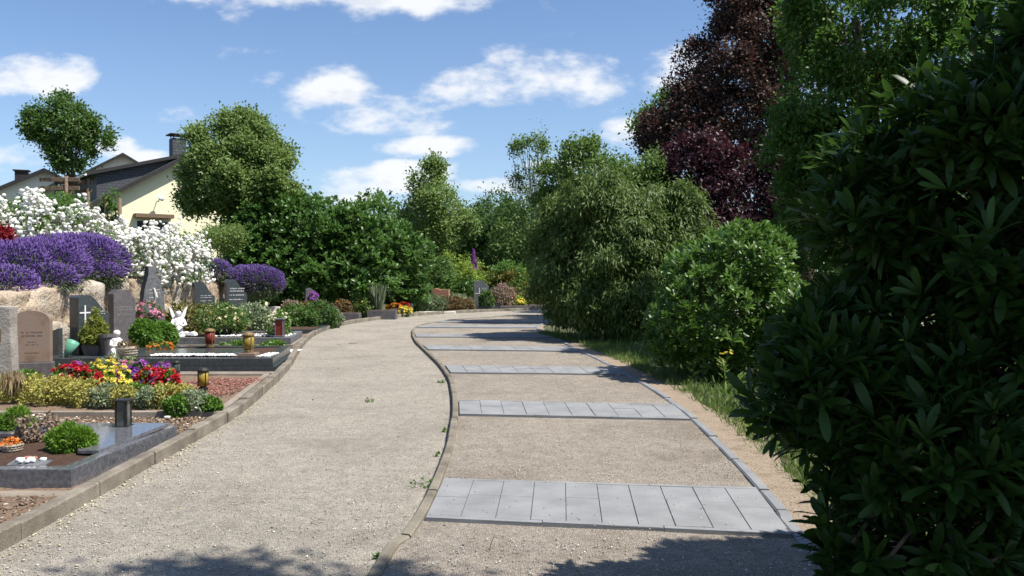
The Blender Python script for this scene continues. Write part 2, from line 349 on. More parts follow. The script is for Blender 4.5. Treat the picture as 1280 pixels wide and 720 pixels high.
def sheet(name, a, b, z, m, n=160, k=14, rough=0.0):
    A, _ = resample(a, n); B, _ = resample(b, n); V = []
    for i in range(n):
        for j in range(k+1):
            q = A[i]+(B[i]-A[i])*j/k; zz = z
            if rough: zz += rough*(mn.noise(Vector((q[0]*.9, q[1]*.9, z*7)))*.6+mn.noise(Vector((q[0]*3, q[1]*3, 2)))*.25)*min(1, 4*j/k, 4*(k-j)/k)
            V.append((q[0], q[1], zz))
    Fq = [(i*(k+1)+j, i*(k+1)+j+1, (i+1)*(k+1)+j+1, (i+1)*(k+1)+j) for i in range(n-1) for j in range(k)]
    return tag(np_mesh(name, V, np.array(Fq), m, smooth=True), kind='structure')
def gravel_mat(name, cols, tint):
    m, t, o = nt(name); v = objco(t); p = t.nodes.new('ShaderNodeBsdfPrincipled'); p.inputs['Roughness'].default_value = .95; p.inputs['Specular IOR Level'].default_value = .15
    vo = t.nodes.new('ShaderNodeTexVoronoi'); vo.inputs['Scale'].default_value = 95; t.links.new(v, vo.inputs['Vector'])
    sepc = t.nodes.new('ShaderNodeSeparateColor'); t.links.new(vo.outputs['Color'], sepc.inputs[0])
    grain = ramp(t, sepc.outputs[0], cols)
    vo2 = t.nodes.new('ShaderNodeTexVoronoi'); vo2.inputs['Scale'].default_value = 190; t.links.new(v, vo2.inputs['Vector'])
    sep2 = t.nodes.new('ShaderNodeSeparateColor'); t.links.new(vo2.outputs['Color'], sep2.inputs[0])
    grain = mixc(t, .45, grain, ramp(t, sep2.outputs[1], cols))
    big = ramp(t, noise_(t, .9, 7, v, .65, .4), [(.32, tint[0]), (.5, (1, 1, 1)), (.72, tint[1])])
    col = mixc(t, 1, grain, big, 'MULTIPLY'); mid = ramp(t, noise_(t, 7, 6, v, .7), [(.3, (.8, .79, .78)), (.65, (1.08, 1.07, 1.05))]); col = mixc(t, 1, col, mid, 'MULTIPLY')
    t.links.new(col, p.inputs[0])
    h = mth2(t, 'ADD', mth2(t, 'MULTIPLY', vo.outputs['Distance'], -.9), mth2(t, 'MULTIPLY', noise_(t, 45, 5, v, .75), 1.6))
    t.links.new(bump(t, h, .9, .014), p.inputs['Normal']); t.links.new(p.outputs[0], o.inputs[0]); return m
def mth2(t, op, a, b):
    n = t.nodes.new('ShaderNodeMath'); n.operation = op
    for i, x in enumerate((a, b)):
        if isinstance(x, (int, float)): n.inputs[i].default_value = x
        else: t.links.new(x, n.inputs[i])
    return n.outputs[0]
GC1 = [(0, (.165, .147, .12)), (.3, (.295, .267, .225)), (.7, (.38, .348, .298)), (1, (.52, .485, .42))]
GC2 = [(0, (.15, .128, .102)), (.3, (.26, .228, .187)), (.7, (.34, .302, .255)), (1, (.475, .43, .37))]
M['gravel'] = gravel_mat('path_gravel', GC1, ((.80, .79, .77), (1.12, 1.11, 1.09)))
M['gravel2'] = gravel_mat('bed_gravel', GC2, ((.80, .78, .75), (1.1, 1.09, 1.07)))
sheet('path', kerbL, divK, .006, M['gravel'], rough=.012)
sheet('gravel_bed', divK, bordR, .04, M['gravel2'], rough=.014)
def kerb_run(name, cv, y0, w_, z0, z1, m, seg, side=-1, jit=.006, ymax=41, capm=None):
    """one run of kerb stones butted end to end with small irregular joints"""
    A, L = resample(cv, int(1+sum((cv[i+1]-cv[i]).length for i in range(len(cv)-1))/.1)); b = MB(); i = 0; st = int(seg/.1)
    while i+st < len(A):
        a = A[i:i+st+1]
        if a[0][1] > y0 and a[0][1] < ymax:
            dz = random.uniform(-jit, jit); dx = random.uniform(-jit, jit); rings = []
            for j in range(0, st+1, 2 if st % 2 == 0 else 1):
                q = a[j].copy(); tn = A[min(i+j+1, len(A)-1)]-A[max(i+j-1, 0)]; tn = tn/np.linalg.norm(tn); nn = np.array((tn[1], -tn[0]))*side
                if j == 0: q = q+tn*.006
                if j == st: q = q-tn*.006
                q = q+nn*dx; e = q+nn*w_; c_ = min(.012, w_*.15)
                zz = z1+dz+.004*mn.noise(Vector((q[0]*5, q[1]*5, 0)))
                rings.append([(q[0], q[1], z0), (q[0], q[1], zz-c_), (q[0]+nn[0]*c_, q[1]+nn[1]*c_, zz), (e[0]-nn[0]*c_, e[1]-nn[1]*c_, zz), (e[0], e[1], zz-c_), (e[0], e[1], z0)])
            b.loft(rings)
        i += st
    return tag(b.build(name, m), kind='structure')
kerb_run('outer_kerb', kerbL, 1.5, .1, -.1, .125, M['kerb'], 1.0, jit=.011)
kerb_run('divider_kerb', divK, 1.5, .07, -.1, .066, M['kerb2'], 1.0, side=1, jit=.005)
kerb_run('border_kerb', bordR, 1.5, .085, -.1, .058, M['border'], .5, side=1, jit=.006)
# dry sandy verge beside the paving
def shift(cv, d): return [Vector((p[0]+d, p[1])) for p in cv]
M['dry'] = pm('dry_sandy_soil', (.19, .145, .10), (.32, .25, .185), 5, .95, 1, 60, .02, fleck=(50, (.11, .09, .05), .55), c3=(.27, .22, .16))
bs = [p for p in bordR if p.y < 26]
vergeR = [Vector((p.x+.15+(.34+.12*math.sin(p.y*1.7) if p.y < 19 else max(.08, .5-(p.y-19)*.09)), p.y)) for p in bs]
sheet('verge', [Vector((p.x+.085, p.y)) for p in bs], vergeR, .04, M['dry'], n=100, k=8, rough=.012)
# paving strips
strips = [((530, 646), (988, 667), (551, 597), (945, 609)), ((575, 517), (848, 523), (577, 499.5), (820, 505)), ((562, 465), (765, 467.3), (556, 456), (745, 458.5)),
          ((536, 436.5), (696, 438.5), (530, 431), (680, 433)), ((524, 420.7), (665, 421.5), (522, 417), (650, 417.6)), ((533, 408.9), (655, 409.3), (540, 406.2), (652, 406.6)), ((575, 402.3), (660, 402.5), (590, 400.8), (660, 401))]
for si, (nl, nr, fl, fr_) in enumerate(strips):
    a, b_, c_, d = P(*nl, .066), P(*nr, .066), P(*fl, .066), P(*fr_, .066)
    def lerp(s, q): return (a.lerp(b_, s)).lerp(c_.lerp(d, s), q)
    # clip left end to the divider kerb, right end to the border
    a = Vector((xat(divK, a.y)+.085, a.y, .066)); c_ = Vector((xat(divK, c_.y)+.085, c_.y, .066)); b_ = Vector((xat(bordR, b_.y)-.01, b_.y, .066)); d = Vector((xat(bordR, d.y)-.01, d.y, .066))
    nc = 10; mb = MB(); fn = (a-c_).length
    mb.loft([[lerp(0, 0)-Vector((0, 0, .012)), lerp(1, 0)-Vector((0, 0, .012)), lerp(1, 1)-Vector((0, 0, .012)), lerp(0, 1)-Vector((0, 0, .012))][::1], [lerp(0, 0)-Vector((0, 0, .009)), lerp(1, 0)-Vector((0, 0, .009)), lerp(1, 1)-Vector((0, 0, .009)), lerp(0, 1)-Vector((0, 0, .009))]])
    bed = mb.build('pavement_joints', M['joint']); tag(bed, kind='structure')
    mb = MB(); e = .045
    def tile(s0, s1, q0, q1, g_=.006, dz=0, gy=.0015):
        mids = [lerp(s0, q0), lerp(s1, q0), lerp(s1, q1), lerp(s0, q1)]; cen = sum(mids, Vector())/4
        rr = []
        for zz, k_ in ((-.06, g_*.4), (-.004+dz, g_*.4), (dz, g_)):
            rr.append([Vector((m_.x+(k_ if m_.x < cen.x else -k_), m_.y+(gy*k_/g_ if m_.y < cen.y else -gy*k_/g_), .066+zz)) for m_ in mids])
        mb.loft(rr)
    for q0, q1 in ((0, e), (1-e, 1)):
        for k in range(3): tile(k/3, (k+1)/3, q0, q1, .004, random.uniform(-.003, .001))
    for k in range(nc):
        jq = .58 if (k % 3) else .5
        jj = jq+random.uniform(-.02, .02)
        tile(k/nc, (k+1)/nc, e, jj, .004, random.uniform(-.003, .002)); tile(k/nc, (k+1)/nc, jj, 1-e, .0035, random.uniform(-.003, .002))
    tag(mb.build('pavement_slabs', M['slab']), kind='structure')
# loose gravel near the viewer
M['loose'] = leafm('loose_grit', (.2, .18, .15), (.52, .49, .43), 0, .9, c3=(.75, .73, .68), spec=.2)
def pebbles(name, n, fx, size, m, z, kind='stuff', label=None, sq=.6, parent=None):
    pts = fx(n); n = len(pts); loc = np.column_stack([pts, np.full(n, z) if np.isscalar(z) else z(pts)])
    ax = RG.normal(size=(n, 3))*np.array([1, 1, .15]); Rm = frames(ax, UP+RG.normal(size=(n, 3))*.3)
    S = size*(.5+1.0*RG.random(n)**2)[:, None]*np.array([1, 1, sq])*(.7+.6*RG.random((n, 3)))
    o = scatter(name, T_pebble(), loc, Rm, S, m, parent)
    if kind and not parent: tag(o, label, 'gravel', kind=kind)
    elif kind: o['kind'] = kind
    return o
def near_path(n):
    y = 3.2+RG.random(n)**1.6*14; q = RG.random(n); xl = np.array([xat(kerbL, a) for a in y])+.02; xr = np.array([xat(bordR, a) for a in y]); x = xl+(xr-xl)*q
    return np.column_stack([x, y])
def zpath(p):
    z = np.where(p[:, 0] > np.array([xat(divK, a) for a in p[:, 1]]), .046, .012)
    for (nl, nr, fl, fr_) in strips[:4]:
        b_, c_ = P(*nr, .066), P(*fl, .066); z = np.where((z > .03) & (p[:, 1] > b_.y) & (p[:, 1] < c_.y), .069, z)
    return z
def keep_off(p):   # keep grit off slabs and the divider
    k = np.ones(len(p), bool); dv = np.array([xat(divK, a) for a in p[:, 1]]); k &= (p[:, 0] < dv-.01) | (p[:, 0] > dv+.09)
    for (nl, nr, fl, fr_) in strips[:4]:
        a, b_, c_ = P(*nl, .066), P(*nr, .066), P(*fl, .066); k &= ~((p[:, 0] > dv) & (p[:, 1] > b_.y-.03) & (p[:, 1] < c_.y+.03))
    k |= RG.random(len(p)) < .1
    return p[k]
pebbles('grit', 26000, lambda n: keep_off(near_path(n)), .011, M['loose'], zpath, label='fine loose grit lying over the beige gravel path')
def kerb_foot(n):
    y = 2.5+RG.random(n)*10; x = np.array([xat(kerbL, a) for a in y])+.01+np.abs(RG.normal(size=n))*.1*(1+np.sin(y*3)*.5); return np.column_stack([x, y])
pebbles('leaf_litter', 800, kerb_foot, .018, leafm('pale_litter', (.4, .33, .2), (.72, .66, .48), 0, .9), .014, label='pale chips and litter along the foot of the kerb', sq=.35)
# ---------------------------------------------------------------- headstones
def arc(cx, cy, rx, ry, a0, a1, n=10): return [(cx+rx*math.cos(R(a0+(a1-a0)*k/n)), cy+ry*math.sin(R(a0+(a1-a0)*k/n))) for k in range(n+1)]
def headstone(loc, w_, h_, d_, outline, m, label, rz, plinth=None, marks=None, pm_=None, bev=.008):
    """outline(w,h) in local x (width) / z; front faces local -y; rz turns it"""
    t_ = empty('headstone', loc, label, 'headstone', rz=rz, group='headstones')
    z0 = plinth[2] if plinth else 0
    b = MB(); b.prism(outline(w_, h_-z0), (0, -d_/2, z0), (1, 0, 0), (0, 0, 1), (0, 1, 0), d_); b.build('slab', m, t_, bev=bev)
    if plinth: b = MB(); b.box(-plinth[0]/2, plinth[0]/2, -plinth[1]/2, plinth[1]/2, -.02, plinth[2]-.002, .01); b.build('plinth', pm_ or m, t_)
    if marks: marks(t_, -d_/2, w_, h_)
    return t_
def rect_top(w, h): return [(-w/2, 0), (w/2, 0), (w/2, h), (-w/2, h)]
def round_top(w, h, s=.25): return [(-w/2, 0), (w/2, 0)]+arc(0, h-s*w, w/2, s*w, 0, 180, 14)
def wave_top(w, h): return [(-w/2, 0), (w/2, 0), (w/2, h*.72)]+[(w/2-w*k/12, h*(.72+.28*(.5-.5*math.cos(PI*min(1, k/8))))) for k in range(1, 12)]+[(-w/2, h*.97)]
def gable_top(w, h): return [(-w/2, 0), (w/2, 0), (w/2, h*.84), (w*.18, h), (-w*.3, h), (-w/2, h*.93)]
def cross_mark(t_, y, x, z, h, m):
    b = MB(); b.box(x-.012, x+.012, y-.008, y+.002, z, z+h); b.box(x-h*.28, x+h*.28, y-.0065, y+.002, z+h*.62, z+h*.62+.022); b.build('cross', m, t_)
def text_mark(t_, y, x0, x1, zs, m, th=.022):   # worn, unreadable rows of carved strokes
    b = MB()
    for z in zs:
        x = x0
        while x < x1:
            ww = random.uniform(.008, .02); 
            if random.random() < .82: b.box(x, x+ww*.6, y-.004, y+.002, z, z+th*random.uniform(.6, 1)); 
            if random.random() < .4: b.box(x+ww*.6, x+ww*1.2, y-.0035, y+.002, z+th*.3, z+th*.5)
            x += ww*1.5
    b.build('inscription', m, t_)
EAST = PI/2
def mk_pillar(t_, y, w_, h_):
    b = MB(); b.box(-.02, .085, y-.012, y+.002, .78, .93); o_ = b.build('relief_plate', M['inkdark'], t_)
    b = MB()
    for i in range(4):
        x = -.012
        while x < .075: ww = random.uniform(.008, .016); b.box(x, x+ww, y-.018, y-.010, .79+.035*i, .812+.035*i); x += ww+.006
    b.build('lettering', M['brass'], o_)
headstone((-6.32, 10.3, 0), .42, 1.2, .2, lambda w, h: [(-.21, 0), (.2, 0), (.21, .5), (.195, h*.8), (.2, h), (-.02, h*1.015), (-.2, h*.99), (-.21, .6)], M['stone_grey'], 'rough grey stone pillar with a small dark lettered plate at left edge', R(8), marks=mk_pillar, bev=.02)
def mk_brown(t_, y, w_, h_): text_mark(t_, y, -.12, .16, (.74, .69), M['stone_dark'], .02); text_mark(t_, y, -.08, .1, (.6, .56, .44), M['stone_dark'], .012)
headstone((-7.12, 12.45, 0), .52, 1.07, .14, lambda w, h: round_top(w, h, .3), M['stone_brown'], 'weathered brown headstone with a rounded top beside the stone pillar', R(14), plinth=(.56, .2, .3), marks=mk_brown, pm_=M['stone_dark'])
def mk_x(t_, y, w_, h_): cross_mark(t_, y, -.17, .6, .36, M['ink']); text_mark(t_, y, .0, .2, (.84, .8), M['ink'])
headstone((-7.22, 14.35, .12), .58, 1.13, .24, wave_top, M['granite_black'], 'tall black granite headstone with wavy top and thin white cross', R(62), marks=mk_x)
headstone((-7.72, 16.6, .1), .44, 1.2, .24, gable_top, M['stone_dark'], 'dark brown-grey headstone with a slanting shoulder behind clipped box bushes', R(52), marks=lambda t_, y, w_, h_: text_mark(t_, y, -.15, .15, (.85, .8, .7), M['stone_grey']))
def boat(w, h): return [(-w*.36, 0), (w*.36, 0), (w*.5, h*.35), (w*.46, h*.6), (w*.3, h*.8), (w*.12, h*.9), (w*.1, h), (-w*.22, h), (-w*.24, h*.88), (-w*.4, h*.7), (-w*.5, h*.45)]
headstone((-8.02, 18.7, .1), .5, 1.68, .22, boat, M['granite_rough'], 'tallest grey granite headstone with curved flanks and a narrow cap', R(45), marks=lambda t_, y, w_, h_: (text_mark(t_, y, -.1, .14, (1.15, 1.08, .98), M['ink']), MB().tube([(.0, y-.01, .85), (.05, y-.015, 1.0), (.0, y-.01, 1.2)], [.02, .035, .02], 6).build('ornament', M['stone_light'], t_)))
headstone((-7.9, 21.5, .1), .52, 1.32, .2, wave_top, M['granite_black'], 'small black headstone with sloping top behind the olive conifer', R(38), marks=lambda t_, y, w_, h_: text_mark(t_, y, -.1, .18, (.95, .9, .82), M['ink']))
headstone((-7.6, 23.1, .1), .56, 1.36, .2, wave_top, M['granite_black'], 'wide black headstone with pale lettering in front of purple lavender', R(35), marks=lambda t_, y, w_, h_: text_mark(t_, y, -.2, .2, (1.1, 1.03, .92, .8), M['ink'], .035))
headstone((-7.45, 26.0, .05), .5, .55, .25, lambda w, h: [(-w*.4, 0), (w*.4, 0), (w*.52, h), (-w*.5, h*.97)], M['stone_light'], 'low pale sandstone block beneath the lavender, widening to its top', R(20))
headstone((-6.75, 28.3, .1), .5, 1.05, .2, lambda w, h: [(-w*.5, 0), (w*.5, 0), (w*.42, h*.8), (w*.15, h*.9), (-w*.15, h), (-w*.42, h*.95)], M['stone_dark'], 'grey slate headstone with a ragged top against the dark hedge', R(25), marks=lambda t_, y, w_, h_: text_mark(t_, y, -.1, .16, (.75, .7), M['ink'], .03))
headstone((-6.35, 31.2, .05), .38, .95, .18, lambda w, h: [(-w*.5, 0), (w*.5, 0), (w*.42, h*.7), (w*.1, h), (-w*.3, h*.93)], M['stone_red'], 'narrow red sandstone headstone tapering to a point before the hedge', R(15))
b = headstone((-3.1, 36.5, .12), .75, .88, .4, lambda w, h: [(-w*.5, 0), (w*.5, 0), (w*.5, h*.92), (w*.05, h*.93), (-w*.3, h), (-w*.5, h*.95)], M['stone_red'], 'broad reddish-brown block headstone above a rusty bush at the bend', R(-4), marks=None)
def house_out(w, h): return [(-w/2, 0), (w/2, 0), (w/2, h*.78), (w*.1, h), (-w*.25, h), (-w/2, h*.9)]
def mk_h(t_, y, w_, h_): cross_mark(t_, y, -.08, .1, .7, M['marble']); text_mark(t_, y, .02, .26, (.75, .68, .5), M['ink'], .05)
headstone((-1.4, 37.9, .2), .68, 1.12, .2, house_out, M['granite_rough'], 'blue-grey headstone with a slim white cross at the far bend', R(8), marks=mk_h)
# ---------------------------------------------------------------- graves
def grave(x0, x1, y0, y1, h_, m, label, skew=0, bw=.12, base=None, fill=None, bevel=.008):
    """frame of four bars (x0 = head, x1 = path end) with soil inside; skew shifts the far end"""
    g_ = empty('grave_surround', ((x0+x1)/2, (y0+y1)/2, 0), label, 'grave', group='graves along the path'); cx, cy = (x0+x1)/2, (y0+y1)/2
    b = MB()
    def q(x, y): return (x+skew*(y-y0)/(y1-y0)-cx, y-cy)
    o4 = [q(x0, y0), q(x1, y0), q(x1, y1), q(x0, y1)]; i4 = [q(x0+bw, y0+bw), q(x1-bw, y0+bw), q(x1-bw, y1-bw), q(x0+bw, y1-bw)]
    for k in range(4):
        a, c_, d_, e_ = o4[k], o4[(k+1) % 4], i4[(k+1) % 4], i4[k]
        b.loft([[(*p_, -.05 if base is None else base) for p_ in (a, c_, d_, e_)], [(*p_, h_) for p_ in (a, c_, d_, e_)]])
    b.build('border', m, g_, bev=bevel)
    if base:
        b = MB(); e = .06
        b.loft([[(x_+s_*e, y_+r_*e, -.05) for (x_, y_), s_, r_ in zip(o4, (-1, 1, 1, -1), (-1, -1, 1, 1))], [(x_+s_*e, y_+r_*e, base-.002) for (x_, y_), s_, r_ in zip(o4, (-1, 1, 1, -1), (-1, -1, 1, 1))]]); b.build('base', M['granite_black'] if m is M['granite_black'] else M['edging'], g_)
    if fill:
        n = 22; V = []
        for i in range(n+1):
            for j in range(n+1):
                fx, fy = i/n, j/n; x = (1-fy)*((1-fx)*i4[0][0]+fx*i4[1][0])+fy*((1-fx)*i4[3][0]+fx*i4[2][0]); y = (1-fy)*((1-fx)*i4[0][1]+fx*i4[1][1])+fy*((1-fx)*i4[3][1]+fx*i4[2][1])
                V.append((x, y, h_-.03+.03*math.sin(PI*fx)*math.sin(PI*fy)+.018*mn.noise(Vector((x*6+cx, y*6+cy, 0)))))
        np_mesh('soil_bed', V, np.array([(i*(n+1)+j, (i+1)*(n+1)+j, (i+1)*(n+1)+j+1, i*(n+1)+j+1) for i in range(n) for j in range(n)]), fill, g_, smooth=True)
    return g_
M['redgrit'] = pm('red_mulch', (.2, .075, .05), (.34, .15, .11), 30, .95, 1, 80, .02, fleck=(60, (.1, .04, .03), .6))
M['mulch'] = pm('brown_mulch', (.12, .075, .05), (.27, .19, .13), 28, .95, 1, 80, .02, fleck=(60, (.4, .34, .26), .66))
g1 = grave(-6.1, -3.24, 6.15, 7.95, .17, M['granite_blue'], 'polished blue-grey granite surround nearest the viewer, with brown soil and one small cushion bush', skew=.06, bw=.11, fill=M['soil'])
b = MB(); b.prism([(-.9, .3), (.9, .3), (1.18, -.32), (1.35, -.32), (1.47, .78), (-.9, .78)], (0, 0, .165), (1, 0, 0), (0, 1, 0), (0, 0, 1), .03); b.build('cover_slab', M['granite_blue'], g1, bev=.004).rotation_euler = (R(1.3), 0, 0)
tag(MB().box(-6.2, -3.1, 5.93, 6.07, -.05, .035, .01).build('edging_stone', M['edging']), 'low concrete edging strip in front of the blue granite grave', 'edging', 'concrete edging strips')
g2 = grave(-6.9, -3.18, 9.15, 12.75, .1, M['edging'], 'concrete-edged grave bed planted with yellow sedum and red begonias', skew=-.5, bw=.08, fill=M['mulch'])
pebbles('red_mulch_chips', 1500, lambda n: np.column_stack([-4.05-g2.location.x+(RG.random(n)-.5)*1.0, 11.3-g2.location.y+(RG.random(n)-.5)*1.7]), .035, leafm('red_chips', (.2, .07, .05), (.42, .2, .16), 0, .9), .1, parent=g2, sq=.4)
g3 = grave(-7.6, -3.85, 13.5, 15.9, .25, M['granite_black'], 'black two-step granite grave strewn with white pebbles and holding a potted conifer', skew=-.35, bw=.16, base=.12, fill=M['soil'])
b = MB(); b.box(-.8, 1.0, -.78, .5, .18, .256, .01); b.build('cover_slab', M['granite_black'], g3)
b = MB(); b.box(-1.75, -.78, -.95, .9, .18, .25, .01); b.build('head_slab', M['granite_black'], g3)
g4 = grave(-7.6, -4.75, 18.0, 20.2, .24, M['granite_rough'], 'grey granite grave with white gravel, dark flower bowl and standing angel', skew=-.3, bw=.16, base=.1, fill=M['soil'])
g5 = grave(-7.4, -5.2, 22.2, 24.3, .14, M['granite_black'], 'low dark granite grave frame filled by green cushion plants before the curve', skew=-.1, bw=.14, fill=M['soil'])
g6 = grave(-1.6, 2.4, 37.0, 39.0, .2, M['granite_rough'], 'long grey granite grave surround at the far bend of the path', bw=.15, fill=M['soil'], skew=.3)
tag(MB().box(-7.1, -3.75, 13.12, 13.22, -.05, .07, .01).build('edging_stone', M['edging']), 'brown concrete edging just before the black two-step grave', 'edging', 'concrete edging strips')
# mulch between graves
def patch(name, x0, x1, y0, y1, z, m, label):
    n = 26; V = []
    for i in range(n+1):
        for j in range(n+1):
            x = x0+(x1-x0)*i/n; y = y0+(y1-y0)*j/n
            xr = xat(kerbL, y)-.1; x = x0+(xr-x0)*i/n; V.append((x, y, z+.03*mn.noise(Vector((x*4, y*4, 1)))))
    return tag(np_mesh(name, V, np.array([(i*(n+1)+j, (i+1)*(n+1)+j, (i+1)*(n+1)+j+1, i*(n+1)+j+1) for i in range(n) for j in range(n)]), m, smooth=True), kind='structure')
patch('mulch_ground', -7.6, 0, 2, 5.93, .03, M['mulch'], ''); patch('mulch_ground', -7.6, 0, 5.93, 9.4, .03, M['mulch'], ''); patch('mulch_ground', -7.9, 0, 9.4, 30, .03, M['mulch'], '')
def between(n):
    y = np.concatenate([2.5+RG.random(n//2)*3.4, 8.0+RG.random(n-n//2)*1.12]); xr = np.array([xat(kerbL, a) for a in y])-.13; x = xr-RG.random(n)**1.3*2.5; return np.column_stack([x, y])
pebbles('mulch_chips', 5200, between, .032, leafm('bark_chips', (.1, .06, .04), (.34, .25, .17), 0, .95, c3=(.66, .6, .5)), .05, label='brown bark chips and pale stones between the graves', sq=.4)
# ---------------------------------------------------------------- natural stones
def rock(w_, d_, h_, seed, sub=5, amp=.09, rd=.42):
    n = sub; vs_ = {}; V = []; Fq = []
    def idx(p_):
        k = tuple(round(c*1000) for c in p_)
        if k not in vs_:
            q = Vector(p_); l = q.length; s = q.normalized()*.5*1.25; q = q.lerp(s, rd)
            nz = mn.noise(q*2.1+Vector((seed, seed*.7, 0)))*amp*2.4+mn.noise(q*6+Vector((seed, 0, 3)))*amp; q = q*(1+nz)
            vs_[k] = len(V); V.append((q.x*w_, q.y*d_, q.z*h_))
        return vs_[k]
    for ax in range(3):
        for sg in (-.5, .5):
            for i in range(n):
                for j in range(n):
                    def pt(a, b_):
                        p_ = [0, 0, 0]; p_[ax] = sg; p_[(ax+1) % 3] = a/n-.5; p_[(ax+2) % 3] = b_/n-.5; return p_
                    f = [idx(pt(i, j)), idx(pt(i+1, j)), idx(pt(i+1, j+1)), idx(pt(i, j+1))]; Fq.append(f if sg > 0 else f[::-1])
    return V, Fq
wl = empty('stone_wall', (-8.9, 18, 0), 'rough pale boulder wall behind the headstones, topped with lavender and roses', 'wall')
y = 9.6; k = 0
while y < 27.5:
    L = random.uniform(.6, 1.25); H = float(ground_z(wx(y+L/2)-.4, y+L/2))*random.uniform(.92, 1.1)
    rows = [(0, H*.52), (H*.46, H*1.04)] if random.random() < .75 else [(0, H*1.03)]
    for (z0, z1) in rows:
        dep = random.uniform(.55, .75); V, Fq = rock(dep, L*1.04, (z1-z0)*1.06, k*3.7, 9, .11, .2); k += 1
        x = wx(y+L/2)-.14+random.uniform(-.14, .14)-(.1 if z0 > 0 else 0); a_ = math.atan2(float(wx(y+L)-wx(y)), L)
        me = bpy.data.meshes.new('stone'); me.from_pydata(V, [], Fq); o_ = link('stone', me, M[('rubble', 'rubble_dark', 'rubble', 'rubble_grey')[k % 4]], wl, (x+8.9, y+L/2-18, (z0+z1)/2)); o_.rotation_euler = (random.uniform(-.06, .06), random.uniform(-.06, .06), -a_+random.uniform(-.08, .08))
        for p_ in me.polygons: p_.use_smooth = True
    y += L
# ---------------------------------------------------------------- foliage materials
LM = {}
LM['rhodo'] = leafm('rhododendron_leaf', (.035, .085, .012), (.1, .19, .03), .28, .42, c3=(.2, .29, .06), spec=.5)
LM['rhodo_near'] = leafm('shaded_rhododendron_leaf', (.014, .036, .006), (.042, .09, .014), .32, .42, c3=(.1, .18, .03), spec=.25)  # darkened copy of the leaf green: shade on the near bush put into colour
LM['laurel'] = leafm('laurel_leaf', (.035, .09, .016), (.085, .17, .03), .28, .42, c3=(.12, .21, .05), spec=.45)
LM['droop'] = leafm('willow_leaf', (.045, .085, .018), (.12, .18, .04), .3, .5, c3=(.21, .26, .08))
LM['linden'] = leafm('linden_leaf', (.045, .11, .016), (.11, .22, .035), .38, .5, c3=(.15, .24, .06))
LM['maple'] = leafm('maple_leaf', (.09, .15, .035), (.19, .27, .075), .38, .5, c3=(.3, .38, .14))
LM['ash'] = leafm('dark_ash_leaf', (.04, .09, .018), (.1, .18, .036), .32, .5)
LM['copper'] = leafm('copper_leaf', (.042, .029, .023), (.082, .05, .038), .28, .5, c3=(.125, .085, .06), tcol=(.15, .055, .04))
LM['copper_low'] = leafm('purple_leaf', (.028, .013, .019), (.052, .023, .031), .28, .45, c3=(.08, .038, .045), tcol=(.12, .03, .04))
LM['far'] = leafm('far_leaf', (.035, .08, .018), (.08, .15, .03), .3, .6)
LM['birch'] = leafm('birch_leaf', (.065, .12, .025), (.13, .21, .045), .35, .5)
LM['lime'] = leafm('limegreen_leaf', (.12, .19, .03), (.25, .34, .05), .35, .6, c3=(.5, .45, .06))
LM['box'] = leafm('box_leaf', (.05, .12, .014), (.13, .25, .03), .25, .5)
LM['cushion'] = leafm('moss_leaf', (.05, .12, .008), (.14, .26, .018), .2, .6)
LM['sedum'] = leafm('sedum_leaf', (.24, .25, .05), (.42, .38, .1), .25, .6, c3=(.5, .36, .12))
LM['sage'] = leafm('greygreen_leaf', (.12, .17, .09), (.27, .32, .19), .25, .7)
LM['olive'] = leafm('olive_leaf', (.08, .085, .015), (.17, .16, .03), .25, .6)
LM['lavgreen'] = leafm('lavender_leaf', (.07, .11, .05), (.14, .18, .085), .25, .7)
LM['lav'] = leafm('lavender_flower', (.085, .045, .19), (.19, .11, .37), .2, .7, c3=(.27, .18, .46))
LM['rosegreen'] = leafm('rose_leaf', (.05, .11, .02), (.12, .21, .045), .3, .5)
LM['white'] = leafm('white_petal', (.72, .71, .64), (.84, .83, .78), .3, .7)
LM['redf'] = leafm('red_petal', (.28, .006, .012), (.5, .015, .03), .25, .5)
LM['yellowf'] = leafm('yellow_petal', (.62, .48, .04), (.8, .68, .14), .25, .6)
LM['pinkf'] = leafm('pink_petal', (.5, .14, .25), (.72, .35, .45), .25, .6)
LM['purplef'] = leafm('violet_petal', (.16, .05, .28), (.4, .12, .42), .25, .6)
LM['orangef'] = leafm('orange_petal', (.65, .14, .02), (.75, .3, .04), .25, .6)
LM['rust'] = leafm('rusty_leaf', (.09, .055, .02), (.17, .11, .04), .25, .6, c3=(.1, .14, .04))
LM['grass'] = leafm('grass_blade', (.06, .12, .02), (.15, .22, .045), .3, .6, c3=(.36, .32, .16))
LM['dead'] = leafm('dry_leaf', (.2, .14, .07), (.38, .3, .17), .2, .8)
LM['pinkish'] = leafm('pinkish_leaf', (.17, .13, .08), (.3, .22, .17), .25, .7, c3=(.2, .24, .1))
